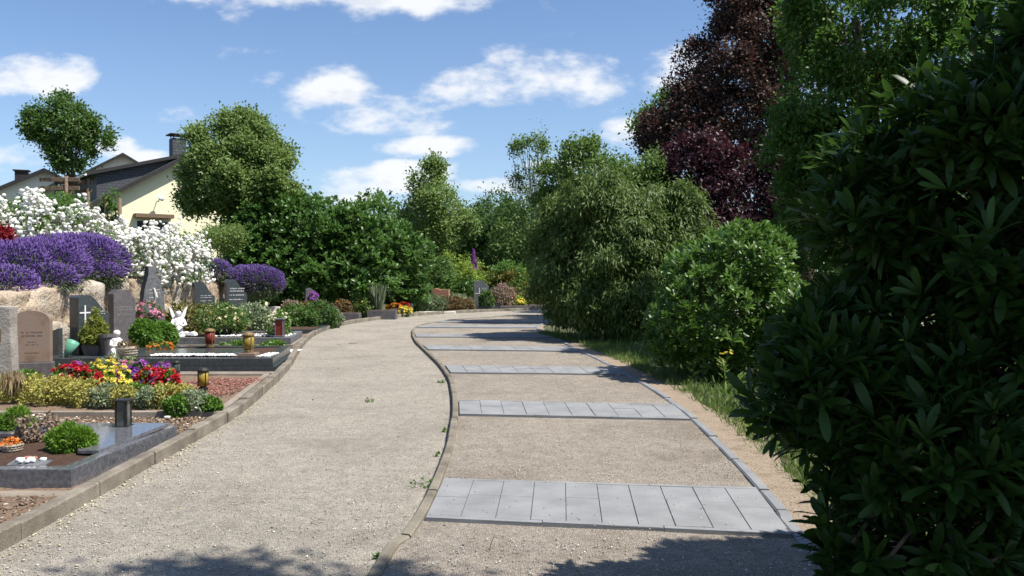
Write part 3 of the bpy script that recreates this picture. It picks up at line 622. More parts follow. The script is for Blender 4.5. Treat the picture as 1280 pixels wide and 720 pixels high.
# ---------------------------------------------------------------- trees
def limbs(b, base, lobes, r0, fork_z, n_l=7, sway=.15, nmax=5):
    bx, by, bz = base; top = max(l[2] for l in lobes)
    cx = sum(l[0] for l in lobes)/len(lobes); cy = sum(l[1] for l in lobes)/len(lobes)
    pts = []; rr = []
    for k in range(7):
        s = k/6; z = bz-.2+(top-bz)*s; pts.append((bx+(cx-bx)*s*s+random.uniform(-sway, sway)*s, by+(cy-by)*s*s+random.uniform(-sway, sway)*s, z)); rr.append(max(.02, r0*(1-.8*s)))
    pts = [Vector(p) for p in pts]; b.tube(pts, rr, 9)
    for i, l in enumerate(lobes):
        for q in range(n_l):
            s0 = random.uniform(.3, .9); z = max(fork_z, bz+(top-bz)*s0); s = (z-bz)/(top-bz+1e-6); st = Vector((bx+(cx-bx)*s*s, by+(cy-by)*s*s, z))
            d = nrm(RG.normal(size=3)); d[2] = abs(d[2])*.6-.1; e = Vector((l[0]+d[0]*l[3]*.85, l[1]+d[1]*l[4]*.85, l[2]+d[2]*l[5]*.85)); m_ = st.lerp(e, .5)+Vector((0, 0, -.06*(e-st).length))
            rb = r0*.32*(1-.5*s); b.tube([st, m_, e], [rb, rb*.6, .008], 5)
def knobbly(lobes, k=5, core=.84, seed=1):
    g_ = np.random.default_rng(seed); out = []
    for l in lobes:
        l = np.array(l, float); out.append((*l[:3], *(l[3:]*core)))
        for q in range(k):
            d = nrm(g_.normal(size=3)); d[2] = d[2]*.8+.15; f = g_.uniform(.26, .46); c = l[:3]+d*l[3:]*g_.uniform(.68, .92)
            rr = np.full(3, l[3:].min()*.5+l[3:].mean()*.5)*f*g_.uniform(.85, 1.15, 3); out.append((*c, *rr))
    return [tuple(x) for x in out]
def tree(name, label, cat, base, lobes, n, per, cr, size, lm, r0=.12, fork=1.5, T=None, droop=0, bark='bark', group=None, n_l=7, crown='crown', zmin=None, inner=.22, spread=.22, vflat=.55, **kw):
    base = (base[0], base[1], base[2] if len(base) > 2 else float(ground_z(base[0], base[1])))
    t_ = empty(name, base, label, cat, group)
    full = lobes; lobes = knobbly(full, 5, .84, int(n)) if n > 230 else full
    b = MB(); limbs(b, base, full, r0, base[2]+fork, n_l); b.v = [(p[0]-base[0], p[1]-base[1], p[2]-base[2]) for p in b.v]; b.build('trunk', M[bark], t_, smooth=True)
    cp, cn = sprays(lobes, int(n*.82), inner, zmin, spread=spread, vflat=vflat); c2, n2 = clumps(lobes, int(n*.22), .5, zmin=zmin); cp = np.concatenate([cp, c2]); cn = np.concatenate([cn, n2])
    lo, Rm, S, rn = leaves(cp, cn, per, cr, size, droop, **kw)
    scatter(crown, T or T_simple(), lo, Rm, S, lm, t_, rn, base)
    return t_
# young round tree on stakes
tb = at(88, 262, 22); tb = Vector((tb.x, 22, float(ground_z(tb.x, 22))))
tree('young_tree', 'small round-headed green tree standing between wooden stakes above the roses', 'tree', tb, [plx(84, 158, 22, 36, 32, .7), plx(56, 158, 22, 22, 22, .45), plx(114, 170, 22, 22, 18, .45), plx(86, 188, 22, 30, 18, .5), plx(88, 203, 22, 18, 9, .4), plx(76, 138, 22, 26, 18, .45)], 655, 26, .12, .085, LM['ash'], r0=.085, fork=1.7, n_l=5)
st_ = empty('tree_stakes', tb, 'brown wooden stake frame with crossbars round the young tree trunk', 'tree support')
zt = at(62, 222, 22).z-tb.z
for (u, dy) in ((62, .3), (92, -.35), (104, .25)):
    p_ = at(u, 222, 22); MB().tube([(p_.x-tb.x, dy, -.3), (p_.x-tb.x, dy, zt)], .045, 9).build('stake', M['wood'], st_, smooth=True)
xa, xb_ = at(62, 222, 22).x-tb.x, at(104, 222, 22).x-tb.x
for dz in (0, -.22): MB().box(xa-.06, xb_+.08, -.37, -.33, zt-.14+dz, zt-.04+dz, .005).build('crossbar', M['wood'], st_); MB().box(xa-.05, xb_+.06, .3, .34, zt-.14+dz, zt-.04+dz, .005).build('crossbar', M['wood'], st_)
# tall leafy maple in front of the house
tree('maple_tree', 'full light green broadleaf tree covering the right end of the cream house', 'tree', (-9.9, 33), [plx(292, 186, 32, 52, 42, 1.5), plx(262, 208, 32, 38, 36, 1.3), plx(326, 222, 32, 42, 34, 1.3), plx(290, 235, 32, 55, 38, 1.6), plx(300, 156, 32, 30, 20, .9), plx(268, 180, 32, 30, 26, 1.1), plx(345, 200, 32, 20, 20, .8), plx(252, 246, 32, 27, 22, .9), plx(350, 240, 32, 22, 15, .9)], 2300, 22, .19, .13, LM['maple'], r0=.2, fork=1.5, n_l=6)
# pointed tree mid distance
tree('hornbeam_tree', 'pointed light green tree rising behind the big dark hedge', 'tree', (at(540, 300, 46).x, 46), [plx(538, 262, 46, 40, 38, 1.6), plx(540, 300, 46, 42, 36, 1.8), plx(536, 228, 46, 22, 24, 1), plx(515, 280, 46, 24, 28, 1), plx(565, 275, 46, 22, 26, 1)], 1200, 18, .26, .17, LM['maple'], r0=.2, n_l=4)
for (u, v_, Y, ru, rv, lab) in ((612, 285, 60, 42, 46, 'dark green broadleaf tree between the pointed tree and the slender birch'), (465, 268, 62, 24, 30, 'thin pale treetop peeping above the hedge left of the pointed tree'), (588, 300, 52, 26, 40, 'narrow dark tree just right of the pointed tree'), (640, 300, 50, 34, 52, 'dark tree with a bare pale stem behind the flower shrubs'), (425, 285, 60, 40, 24, 'low olive tree crown seen over the hedge, right of the maple')):
    tree('background_tree', lab, 'tree', (at(u, 300, Y).x, Y), [plx(u, v_, Y, ru, rv, 2.2), plx(u-ru*.4, v_+rv*.3, Y, ru*.6, rv*.6, 1.6), plx(u+ru*.45, v_+rv*.2, Y, ru*.55, rv*.55, 1.6), plx(u, v_+rv*.7, Y, ru, rv*.5, 2)], 620 if ru > 25 else 170, 16, .34, .2, LM['far'] if u != 465 else LM['birch'], r0=.18, n_l=4, group='trees beyond the hedge')
# slender birch
tree('birch_tree', 'slender open-crowned young tree left of the drooping shrub', 'tree', (at(668, 330, 44).x, 44), [plx(660, 200, 44, 24, 28, 1.1), plx(648, 183, 44, 14, 10, .7), plx(675, 175, 44, 9, 20, .6), plx(672, 240, 44, 34, 32, 1.5), plx(690, 270, 44, 40, 40, 1.8), plx(638, 222, 44, 11, 8, .6), plx(655, 300, 44, 40, 50, 1.8)], 460, 17, .24, .15, LM['birch'], r0=.08, n_l=8, bark='bark_grey', inner=.5)
tree('green_tree', 'light green bushy tree rising behind the drooping shrub', 'tree', (4.3, 27), [plx(745, 240, 27, 60, 52, 1.6), plx(800, 232, 27, 44, 40, 1.4), plx(720, 262, 27, 45, 50, 1.4), plx(770, 215, 27, 34, 26, 1)], 1150, 20, .2, .12, LM['birch'], r0=.14, n_l=6)
# drooping willow-leaved shrub
zpos = lambda x, y: .05
tree('drooping_shrub', 'large rounded shrub with narrow drooping leaves beside the grass verge', 'shrub', (3.1, 20.8, 0), [plx(765, 310, 20.6, 95, 80, 1.9), plx(720, 350, 20.3, 58, 75, 1.3), plx(840, 300, 20.8, 58, 62, 1.5), plx(790, 262, 21, 70, 42, 1.5), plx(800, 370, 20, 90, 60, 1.4), plx(705, 300, 21, 42, 55, 1.2), plx(860, 350, 20.5, 45, 60, 1.3)], 5400, 20, .13, .14, LM['droop'], r0=.1, fork=.3, T=T_simple(.13, .05), droop=-.75, zmin=zpos, crown='foliage', out=.45, jit=.45, inner=.3)
# copper beech, two tones
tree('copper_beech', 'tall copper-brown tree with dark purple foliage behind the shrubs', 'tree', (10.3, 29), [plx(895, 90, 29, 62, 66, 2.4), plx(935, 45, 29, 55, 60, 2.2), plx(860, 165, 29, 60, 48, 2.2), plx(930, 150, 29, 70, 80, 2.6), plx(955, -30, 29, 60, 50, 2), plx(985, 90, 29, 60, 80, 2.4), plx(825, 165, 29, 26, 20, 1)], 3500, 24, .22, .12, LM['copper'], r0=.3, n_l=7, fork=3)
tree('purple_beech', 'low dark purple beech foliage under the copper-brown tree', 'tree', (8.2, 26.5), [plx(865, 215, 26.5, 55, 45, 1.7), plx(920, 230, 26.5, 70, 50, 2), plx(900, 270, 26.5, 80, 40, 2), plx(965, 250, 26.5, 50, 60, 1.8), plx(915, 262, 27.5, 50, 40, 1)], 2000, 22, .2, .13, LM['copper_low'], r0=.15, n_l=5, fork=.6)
tree('background_tree', 'bright green sprig of a tree beside the top of the copper beech', 'tree', (at(825, 150, 34).x, 34), [plx(828, 138, 34, 24, 22, 1.2), plx(815, 160, 34, 22, 20, 1), plx(840, 190, 34, 26, 40, 1.2)], 260, 18, .25, .15, LM['linden'], r0=.15, n_l=4, group='trees beyond the hedge')
# linden with hanging sprays
tree('linden_tree', 'tall bright green tree with layered drooping sprays above the dark rhododendron', 'tree', (7.4, 17), [plx(1080, 60, 16, 100, 80, 2.2), plx(1018, 130, 16, 60, 40, 1.5), plx(1140, 10, 16, 120, 80, 2.4), plx(1035, 10, 16, 62, 55, 1.8), plx(1060, 230, 16.5, 85, 80, 2), plx(1020, 300, 17, 55, 60, 1.5), plx(1180, 150, 16, 120, 150, 2.6), plx(985, 185, 16.5, 26, 22, 1), plx(1110, 330, 17, 100, 80, 2)], 4200, 24, .14, .1, leafm('deep_linden_leaf', (.027, .075, .012), (.085, .17, .026), .36, .5, c3=(.19, .31, .06)), spread=.3, r0=.28, fork=1.2, droop=-.35, n_l=5, flat=.4)
# tree out of view to the right that shades the near ground
tree('shade_tree', 'broad green tree overhanging the path from the right, above the dark rhododendron', 'tree', (7.2, 1.8), [(5.0, .7, 8.2, 1.7, 1.2, 1.3), (3.3, 1.75, 8.2, 1.2, 1.1, .8), (7.0, 1.5, 7.0, 1.3, 1.0, 1.2), (7.5, .9, 8.0, 1.8, 1.5, 1.5), (6.3, 2.2, 5.0, 1.1, .8, .9), (7.0, 2.6, 4.6, 1.3, 1.2, 1.3), (2.4, 1.75, 7.8, 1.0, .9, .7), (4.3, 1.5, 8.0, 1.0, 1.0, .8)], 1700, 20, .2, .14, LM['linden'], r0=.22, fork=4.2, n_l=4)
# ---------------------------------------------------------------- rhododendrons and hedge
def whorl_shrub(name, label, base, lobes, n, per, size, lm, cat='shrub', T=None, inner=.3, n_l=8, zmin=.08, spread=.95, sig=.1, r0=.06, extra=0):
    t_ = empty(name, base, label, cat)
    b = MB(); limbs(b, base, lobes, r0, base[2]+.1, n_l); b.v = [(p[0]-base[0], p[1]-base[1], p[2]-base[2]) for p in b.v]; b.build('branches', M['bark'], t_, smooth=True)
    lobes = knobbly(lobes, 4, .88, n)
    cp, cn = clumps(lobes, n, inner, sig, zmin); lo, Rm, S, rn = whorls(cp, cn, per, size, spread)
    scatter('foliage', T or T_long(), lo, Rm, S, lm, t_, rn, base, smooth=True); return t_
whorl_shrub('rhododendron', 'mid-sized glossy green rhododendron in sunlight between drooping and dark shrubs', (3.5, 13.2, 0), [plx(895, 385, 12.8, 84, 88, 1.2), plx(925, 330, 13, 66, 52, 1.1), plx(850, 410, 12.6, 44, 60, .8), plx(950, 420, 12.8, 70, 80, 1.1)], 2300, 9, .125, LM['rhodo'])
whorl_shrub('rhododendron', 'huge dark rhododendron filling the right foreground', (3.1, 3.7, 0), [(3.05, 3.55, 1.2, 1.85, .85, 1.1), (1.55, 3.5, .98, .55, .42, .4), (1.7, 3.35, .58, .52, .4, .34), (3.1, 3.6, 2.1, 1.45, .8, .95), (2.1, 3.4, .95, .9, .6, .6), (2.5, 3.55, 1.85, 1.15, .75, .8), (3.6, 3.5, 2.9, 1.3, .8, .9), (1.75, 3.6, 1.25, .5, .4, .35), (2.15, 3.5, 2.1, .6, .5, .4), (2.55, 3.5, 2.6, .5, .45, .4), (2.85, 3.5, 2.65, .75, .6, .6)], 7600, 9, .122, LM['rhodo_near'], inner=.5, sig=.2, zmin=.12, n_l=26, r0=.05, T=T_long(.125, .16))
whorl_shrub('rhododendron', 'shaded rhododendron thicket behind the huge dark foreground bush', (6.0, 8.6, 0), [(5.9, 8.6, 1.5, 1.9, 1.5, 1.7), (4.6, 9.4, 1.3, 1.0, 1.0, 1.3), (7, 7.4, 2, 1.8, 1.5, 2)], 1500, 9, .14, LM['rhodo'])
hg = empty('laurel_hedge', (-6.8, 33, 0), 'massive dark green evergreen hedge behind the far headstones', 'hedge')
lob = [plx(330, 300, 32, 52, 50, 1.8), plx(390, 290, 32, 62, 46, 2), plx(440, 300, 32.5, 55, 44, 1.8), plx(485, 320, 33, 46, 44, 1.6), plx(370, 345, 31, 60, 40, 1.5), plx(440, 345, 31.5, 60, 42, 1.5), plx(505, 350, 33.5, 30, 36, 1.2), plx(290, 350, 31, 34, 30, 1.2), plx(310, 330, 31, 34, 46, 1.4), plx(350, 262, 32.5, 46, 20, 1.4)]
c1_, n1_ = sprays(lob, 4200, .2, .2, 16, .26, .6); c2_, n2_ = clumps(lob, 3200, .45, .08, zmin=.2); cp = np.concatenate([c1_, c2_]); cn = np.concatenate([n1_, n2_]); lo, Rm, S, rn = whorls(cp, cn, 7, .18, .9)
scatter('foliage', T_long(.2), lo, Rm, S, LM['laurel'], hg, rn, (-6.8, 33, 0), smooth=True)
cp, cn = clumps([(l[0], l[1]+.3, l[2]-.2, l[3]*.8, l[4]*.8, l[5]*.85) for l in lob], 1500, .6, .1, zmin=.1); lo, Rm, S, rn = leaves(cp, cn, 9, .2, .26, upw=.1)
scatter('inner_foliage', T_simple(.4), lo, Rm, S, LM['laurel'], hg, rn*.4, (-6.8, 33, 0))  # inner leaves held to the darkest greens, hedge's inside shade put into colour
b = MB()
for q in range(9):
    x = -4.6+q*-.7; b.tube([(x+6.8, .3, -.1), (x+6.9, .1, 1), (x+7, .3, 2.3)], [.09, .06, .03], 7)
b.build('stems', M['bark'], hg, smooth=True)
tree('garden_shrub', 'short yellow-green shrub between rose bushes and the dark hedge', 'shrub', (-9.8, 28.5), [plx(262, 302, 28.5, 24, 20, .8), plx(285, 298, 28.5, 22, 18, .7)], 240, 18, .14, .08, LM['maple'], r0=.04, fork=.2, crown='foliage', n_l=4)
# background wood
cp, cn = clumps([(x, 84+random.uniform(-6, 6), 1.5+random.uniform(0, 1), random.uniform(4, 7), 4, random.uniform(4.2, 6.4)) for x in range(-24, 64, 5)], 3800, .1, .07, zmin=0)
lo, Rm, S, rn = leaves(cp, cn, 9, .6, .5); o_ = scatter('far_wood', T_simple(.4), lo, Rm, S, LM['far'], None, rn); tag(o_, 'dark belt of woodland closing the view behind all the shrubs', 'wood', kind='stuff')
# ---------------------------------------------------------------- roses and lavender
def gz(x, y): return float(ground_z(x, y))
def rose(label, base, lobes, ng, nb, bs=.1, seed=0):
    base = (*base, gz(*base)); t_ = empty('rose_bush', base, label, 'rose bush', 'white rose bushes above the wall')
    cp, cn = clumps(lobes, ng, .3, .12, zmin=lambda x, y: ground_z(x, y)+.02); lo, Rm, S, rn = leaves(cp, cn, 14, .11, .075)
    scatter('foliage', T_simple(.32), lo, Rm, S, LM['rosegreen'], t_, rn, base)
    b = MB()
    for q in range(7): a = random.uniform(0, 6); b.tube([(0, 0, -.1), (.25*math.cos(a), .25*math.sin(a), .5), (.5*math.cos(a), .5*math.sin(a), .9)], [.015, .012, .005], 5)
    b.build('stems', M['bark'], t_)
    cp, cn = sprays(lobes, int(nb*1.45), 0, lambda x, y: ground_z(x, y)+.08, 7, .3, .8); nb = len(cp); per = 6; N = nb*per; c_ = np.repeat(cp, per, 0)+RG.normal(size=(N, 3))*.075+np.repeat(cn, per, 0)*.06
    nn = nrm(np.repeat(cn, per, 0)+RG.normal(size=(N, 3))*.4+UP*.3); fr2 = frames(nrm(np.cross(nn, RG.normal(size=(N, 3)))), nn)
    tag(scatter('blossoms', T_rose(), c_, fr2, bs*(.7+.6*RG.random(N)), LM['white'], t_, RG.random(N), base), kind='stuff')
rose('white rose bush at the left edge behind the lavender', (-11.4, 18.2), [plx(20, 284, 19.2, 46, 34, .9), plx(66, 282, 19, 46, 30, .9), plx(-30, 288, 19, 40, 38, .9), plx(106, 296, 19.4, 30, 24, .8)], 330, 290)
rose('white rose bush in the middle, below the small staked tree', (-10.2, 19.6), [plx(124, 300, 20.4, 32, 24, .8), plx(160, 320, 20.4, 42, 28, .9), plx(190, 322, 20.8, 38, 30, .8), plx(90, 290, 20.2, 30, 22, .7)], 260, 290)
rose('white rose bush hanging over the wall at its right-hand end', (-9.9, 22.3), [plx(212, 318, 23, 36, 27, .8), plx(238, 324, 23.4, 24, 26, .7), plx(188, 322, 22.4, 32, 26, .8), plx(212, 338, 22.6, 36, 15, .5)], 240, 260)
tree('garden_shrub', 'light green climbing shrub growing round the stakes behind the roses', 'shrub', (-11.4, 21.0), [plx(66, 262, 21, 32, 20, .7), plx(98, 264, 21, 18, 18, .6), plx(40, 262, 21, 24, 12, .6)], 240, 20, .12, .08, LM['linden'], r0=.04, fork=.2, crown='foliage', n_l=4)
# little climber between two posts
cp0 = at(141, 262, 22.5); cb_ = (cp0.x, 22.5, gz(cp0.x, 22.5))
tree('climbing_plant', 'slim green climber between two short wooden posts before the cream gable', 'plant', cb_, [plx(141, 248, 22.5, 8, 16, .18), plx(143, 270, 22.5, 9, 16, .18)], 46, 18, .07, .07, LM['linden'], r0=.02, fork=.3, crown='foliage', n_l=3)
for (u, vt, lab) in ((133, 246, 'left short wooden post beside the slim climber'), (150, 248, 'right short wooden post beside the slim climber')):
    p_ = at(u, vt, 22.3); z0 = gz(p_.x, 22.3); tag(MB().tube([(p_.x, 22.3, z0-.2), (p_.x, 22.3, p_.z)], .045, 9).build('post', M['wood'], smooth=True), lab, 'post', 'posts beside the climber')
def lavender(label, base, lobes, nf_, nc=500, size=.135, low=0):
    base = (*base, gz(*base)); t_ = empty('lavender_bush', base, label, 'lavender', 'lavender bushes on the wall')
    z_ = lambda x, y: np.where(x > wx(y)-.15, ground_z(wx(y)-.4, y)+.05, ground_z(wx(y)-.4, y)-.1)-low
    cp, cn = clumps([(l[0], l[1], l[2]-.08, l[3]*.85, l[4]*.85, l[5]*.82) for l in lobes], nc, .3, .1, zmin=z_, lump=.05); lo, Rm, S, rn = leaves(cp, cn, 18, .09, .13, out=1, jit=.45, upw=.2)
    scatter('foliage', T_simple(.08, .02), lo, Rm, S, LM['lavgreen'], t_, rn, base)
    cp, cn = clumps(lobes, int(nf_*1.7), 0, .12, zmin=z_, lump=.05); k_ = cn[:, 2] > -.35-.5*RG.random(len(cn)); cp = cp[k_]; cn = cn[k_]; N = len(cp)
    ax = cn+UP*.35+RG.normal(size=(N, 3))*.22; T = T_spike()
    tag(scatter('flower_spikes', T, cp-nrm(ax)*size*.6, frames(ax, RG.normal(size=(N, 3))), size*(.75+.5*RG.random(N)), LM['lav'], t_, RG.random(N), base), kind='stuff')
lavender('broad violet lavender bush cut by the left edge, above the brown headstone', (-9.9, 15.6), [plx(10, 340, 15.8, 58, 38, .8), plx(55, 332, 16.6, 50, 34, .8), plx(-45, 346, 15.0, 50, 44, .8), plx(0, 358, 14.9, 46, 26, .6), plx(48, 348, 15.9, 46, 22, .6), plx(30, 325, 17, 44, 26, .7)], 9000)
lavender('domed violet lavender bush ending against the white roses', (-9.5, 18.2), [plx(98, 324, 18.2, 50, 32, .8), plx(126, 328, 18.6, 34, 26, .7), plx(70, 326, 17.4, 40, 32, .7), plx(105, 340, 18.0, 46, 16, .6), plx(112, 312, 18.8, 34, 18, .6)], 7000)
lavender('small lavender bush half hidden between roses and hedge', (at(270, 335, 25.5).x, 25.5), [plx(268, 338, 25.5, 20, 14, .45)], 1700, 120, low=.4)
lavender('rounded purple lavender bush over the black headstone with pale lettering', (at(325, 350, 25.8).x, 25.9), [plx(322, 352, 25.6, 34, 20, .6), plx(302, 350, 25.6, 20, 17, .45)], 4200, 320, low=.9)
tree('red_rose_bush', 'dark red flowering bush at the left edge between lavender and white roses', 'rose bush', (at(4, 290, 16.6).x, 16.6), [plx(3, 292, 16.6, 9, 7, .15)], 26, 12, .06, .06, leafm('dark_red_rose', (.12,.005,.01),(.3,.01,.02),.2,.6), r0=.02, fork=.2, n_l=3, crown='foliage')
# ---------------------------------------------------------------- houses
M['cream'] = pm('cream_render', (.74, .69, .47), (.78, .73, .52), 1.5, .9, .15, 60, .004)
M['creamw'] = pm('pale_render', (.66, .63, .52), (.7, .67, .57), 1.5, .9, .15, 60, .004)
def tile_mat(name, c1, c2, sx_, sy_):
    m, t, o = nt(name); v = objco(t); p = t.nodes.new('ShaderNodeBsdfPrincipled'); p.inputs['Roughness'].default_value = .65
    br = t.nodes.new('ShaderNodeTexBrick'); br.inputs['Color1'].default_value = (*c1, 1); br.inputs['Color2'].default_value = (*c2, 1); br.inputs['Mortar'].default_value = (*[x*.6 for x in c1], 1)
    br.inputs['Scale'].default_value = 1; br.inputs['Brick Width'].default_value = sx_; br.inputs['Row Height'].default_value = sy_; br.inputs['Mortar Size'].default_value = .012
    mp = t.nodes.new('ShaderNodeMapping'); mp.inputs['Rotation'].default_value = (R(90), 0, 0) if 'slate' in name else (0, 0, 0); t.links.new(v, mp.inputs[0]); t.links.new(mp.outputs[0], br.inputs['Vector'])
    t.links.new(br.outputs['Color'], p.inputs[0]); t.links.new(bump(t, br.outputs['Fac'], .6, -.02), p.inputs['Normal']); t.links.new(p.outputs[0], o.inputs[0]); return m
M['slate'] = tile_mat('slate_shingle', (.042, .047, .056), (.052, .058, .068), .2, .14)
M['rooft'] = tile_mat('dark_roof_tile', (.045, .042, .045), (.065, .06, .06), .3, .28)
M['roofb'] = tile_mat('brown_roof_tile', (.07, .052, .042), (.1, .075, .06), .3, .28)
M['trim'] = pm('dark_trim', (.018, .017, .018), (.03, .028, .028), 5, .6, .2, 40)
M['winglass'] = pm('window_glass', (.03, .035, .04), (.07, .08, .09), 2, .08, 0, spec=.8)
M['whitep'] = pm('white_paint', (.72, .72, .7), (.78, .78, .76), 3, .5, .1, 50)
def house(label, O, th, W, D, ez, pitch, wall, roof, ov=.45, gz0=1.5, ridge=None):
    """O = near eave corner on the gable; local x runs along the gable, y to the back"""
    h = empty('house', (O[0], O[1], gz0), label, 'house', rz=th); e = ez-gz0; pk = e+W/2*math.tan(pitch); tp = math.tan(pitch)
    b = MB(); b.prism([(0, -2.0), (W, -2.0), (W, e), (W/2, pk), (0, e)], (0, 0, 0), (1, 0, 0), (0, 0, 1), (0, 1, 0), D); b.build('wall', wall, h)
    rf = MB(); q = .1
    rf.prism([(-ov, e-ov*tp+.03), (W/2, pk+.03), (W+ov, e-ov*tp+.03), (W+ov, e-ov*tp+.03+q), (W/2, pk+.03+q), (-ov, e-ov*tp+.03+q)], (0, -ov, 0), (1, 0, 0), (0, 0, 1), (0, 1, 0), D+2*ov)
    r_ = rf.build('roof', roof, h)
    vb = MB(); vb.prism([(-ov-.02, e-ov*tp-.06), (W/2, pk-.06), (W+ov+.02, e-ov*tp-.06), (W+ov+.02, e-ov*tp+.14), (W/2, pk+.15), (-ov-.02, e-ov*tp+.14)], (0, -ov-.03, 0), (1, 0, 0), (0, 0, 1), (0, 1, 0), .05); vb.build('verge_board', M['trim'], r_)
    gt = MB(); gt.tube([(-ov-.06, -ov, e-ov*tp+.05), (-ov-.06, D+ov, e-ov*tp+.05)], .07, 8); gt.build('gutter', M['whitep'], r_)
    return h, r_, e, pk, tp
def window(parent, x0, x1, y, z0, z1, deep=.04):
    b = MB(); f_ = .06
    for (a, c_, d, g_) in ((x0, x1, z0, z0+f_), (x0, x1, z1-f_, z1), (x0, x0+f_, z0+f_, z1-f_), (x1-f_, x1, z0+f_, z1-f_)): b.box(a, c_, y-deep, y+.01, d, g_)
    w_ = b.build('window', M['whitep'], parent); MB().box(x0+f_, x1-f_, y-.015, y-.005, z0+f_, z1-f_).build('pane', M['winglass'], w_)
O1 = at(122, 253, 38); h1, r1, e1, pk1, tp1 = house('cream house with dark roof, slate-clad dormer and chimney behind the roses', O1, R(38), 10.0, 9, O1.z, R(31), M['cream'], M['rooft'])
# slate dormer set back on the left slope
b = MB(); y0_ = .9
b.prism([(.15, e1+.15*tp1-.1), (4.3, e1+4.3*tp1), (4.1, e1+4.1*tp1+.05), (.15, e1+1.38)], (0, y0_, 0), (1, 0, 0), (0, 0, 1), (0, 1, 0), 6.5); dm = b.build('dormer', M['slate'], h1)
b = MB(); b.prism([(-.3, e1+1.26), (4.55, e1+2.62), (4.55, e1+2.78), (-.3, e1+1.42)], (0, y0_-.3, 0), (1, 0, 0), (0, 0, 1), (0, 1, 0), 7.1); b.build('dormer_roof', M['trim'], dm)
MB().tube([(-.37, y0_-.3, e1+1.3), (-.37, y0_+6.8, e1+1.3)], .06, 8).build('dormer_gutter', M['whitep'], dm)
# chimney
b = MB(); b.box(3.75, 4.4, 1.6, 2.2, pk1-1.2, pk1+.5, .02); ch = b.build('chimney', M['slate'], h1)
for (x_, y_) in ((3.8, 1.65), (4.31, 1.65), (3.8, 2.11), (4.31, 2.11)): MB().box(x_, x_+.04, y_, y_+.04, pk1+.495, pk1+.65).build('cap_support', M['trim'], ch)
MB().box(3.62, 4.53, 1.47, 2.33, pk1+.65, pk1+.71, .01).build('chimney_cap', M['trim'], ch)
# awning beam, porch, dish
MB().box(1.5, 3.2, -.5, -.002, e1-.62, e1-.44, .01).build('awning_box', M['wood'], h1)
window(h1, 1.6, 3.1, 0, e1-2.2, e1-.7); window(h1, 5.6, 7.0, 0, e1-1.2, e1+.2)
MB().box(.1, .28, -.02, .02, -.5, e1-.1).build('corner_trim', M['trim'], h1)
b = MB(); b.lathe((0, 0, 0), [(.02, 0), (.1, .015), (.16, .04), (.19, .075)], 16); d_ = b.build('satellite_dish', M['whitep'], h1, smooth=True); d_.location = (2.55, -.45, e1+.3); d_.rotation_euler = (R(65), 0, R(35))
MB().tube([(2.55, -.02, e1+.2), (2.55, -.3, e1+.15), (2.55, -.45, e1+.3)], .02, 6).build('dish_arm', M['trim'], h1); MB().tube([(2.6, -.42, e1+.25), (2.95, -.85, e1+.25)], .012, 6).build('feed_arm', M['whitep'], h1)
MB().box(3.3, 3.46, -.12, -.002, e1+1.55, e1+1.7).build('wall_lamp', M['trim'], h1)
# further houses
O2 = at(78, 232, 58); h2, r2, e2, pk2, tp2 = house('pale gabled house whose peak shows between staked tree and cream house', O2, R(24), 7.6, 11, O2.z, R(31), M['creamw'], M['roofb'])
O3 = at(-6, 246, 50); h3, r3, e3, pk3, tp3 = house('brown-roofed house at the left edge behind the roses', at(-50, 258, 48), R(22), 8.6, 12, at(-50, 258, 48).z, R(27), M['creamw'], M['roofb'])
b = MB(); b.box(2.2, 2.9, 3.5, 4.1, pk3-.9, pk3+.35, .02); c3_ = b.build('chimney', M['trim'], h3); MB().box(2.1, 3.0, 3.4, 4.2, pk3+.352, pk3+.42).build('chimney_cap', M['trim'], c3_)
window(h3, 3.4, 4.9, 0, e3-1.6, e3-.3); window(h2, 3.0, 4.4, 0, e2-.7, e2+.7)
h4, r4, e4, pk4, tp4 = house('low dark-roofed annex between the brown-roofed house and the staked tree', at(18, 256, 44), R(24), 5.6, 7, at(18, 256, 44).z, R(29), M['creamw'], M['rooft'])
# ---------------------------------------------------------------- small plants and grave ornaments
def bush(name, label, cat, c, r, n, per, size, lm, T=None, group=None, cr=None, flower=None, fn=60, fs=.05, flat=None, dro=0, out=.6, parts='foliage', inner=.25):
    base = (c[0], c[1], c[2]); t_ = empty(name, base, label, cat, group); rx, ry, rz = r; lobes = [(c[0], c[1], c[2]+rz*.55, rx, ry, rz*.75), (c[0]-rx*.35, c[1], c[2]+rz*.4, rx*.62, ry*.6, rz*.55), (c[0]+rx*.38, c[1]+ry*.2, c[2]+rz*.45, rx*.58, ry*.6, rz*.52)]
    cp, cn = clumps(lobes, n, inner, .08, zmin=c[2]-.02, lump=.1); lo, Rm, S, rn = leaves(cp, cn, per, cr or rx*.13, size, dro, out=out); scatter(parts, T or T_simple(), lo, Rm, S, lm, t_, rn, base)
    if flower is not None:
        cp, cn = clumps(lobes, fn, 0, .03, zmin=c[2]+rz*.25, lump=.1); N = len(cp); nn = nrm(cn+UP*.4+RG.normal(size=(N, 3))*.3); tag(scatter('blossoms', T_blossom(5), cp+cn*fs*.3, frames(nrm(np.cross(nn, RG.normal(size=(N, 3)))), nn), fs*(.7+.6*RG.random(N)), flower, t_, RG.random(N), base), kind='stuff')
    return t_
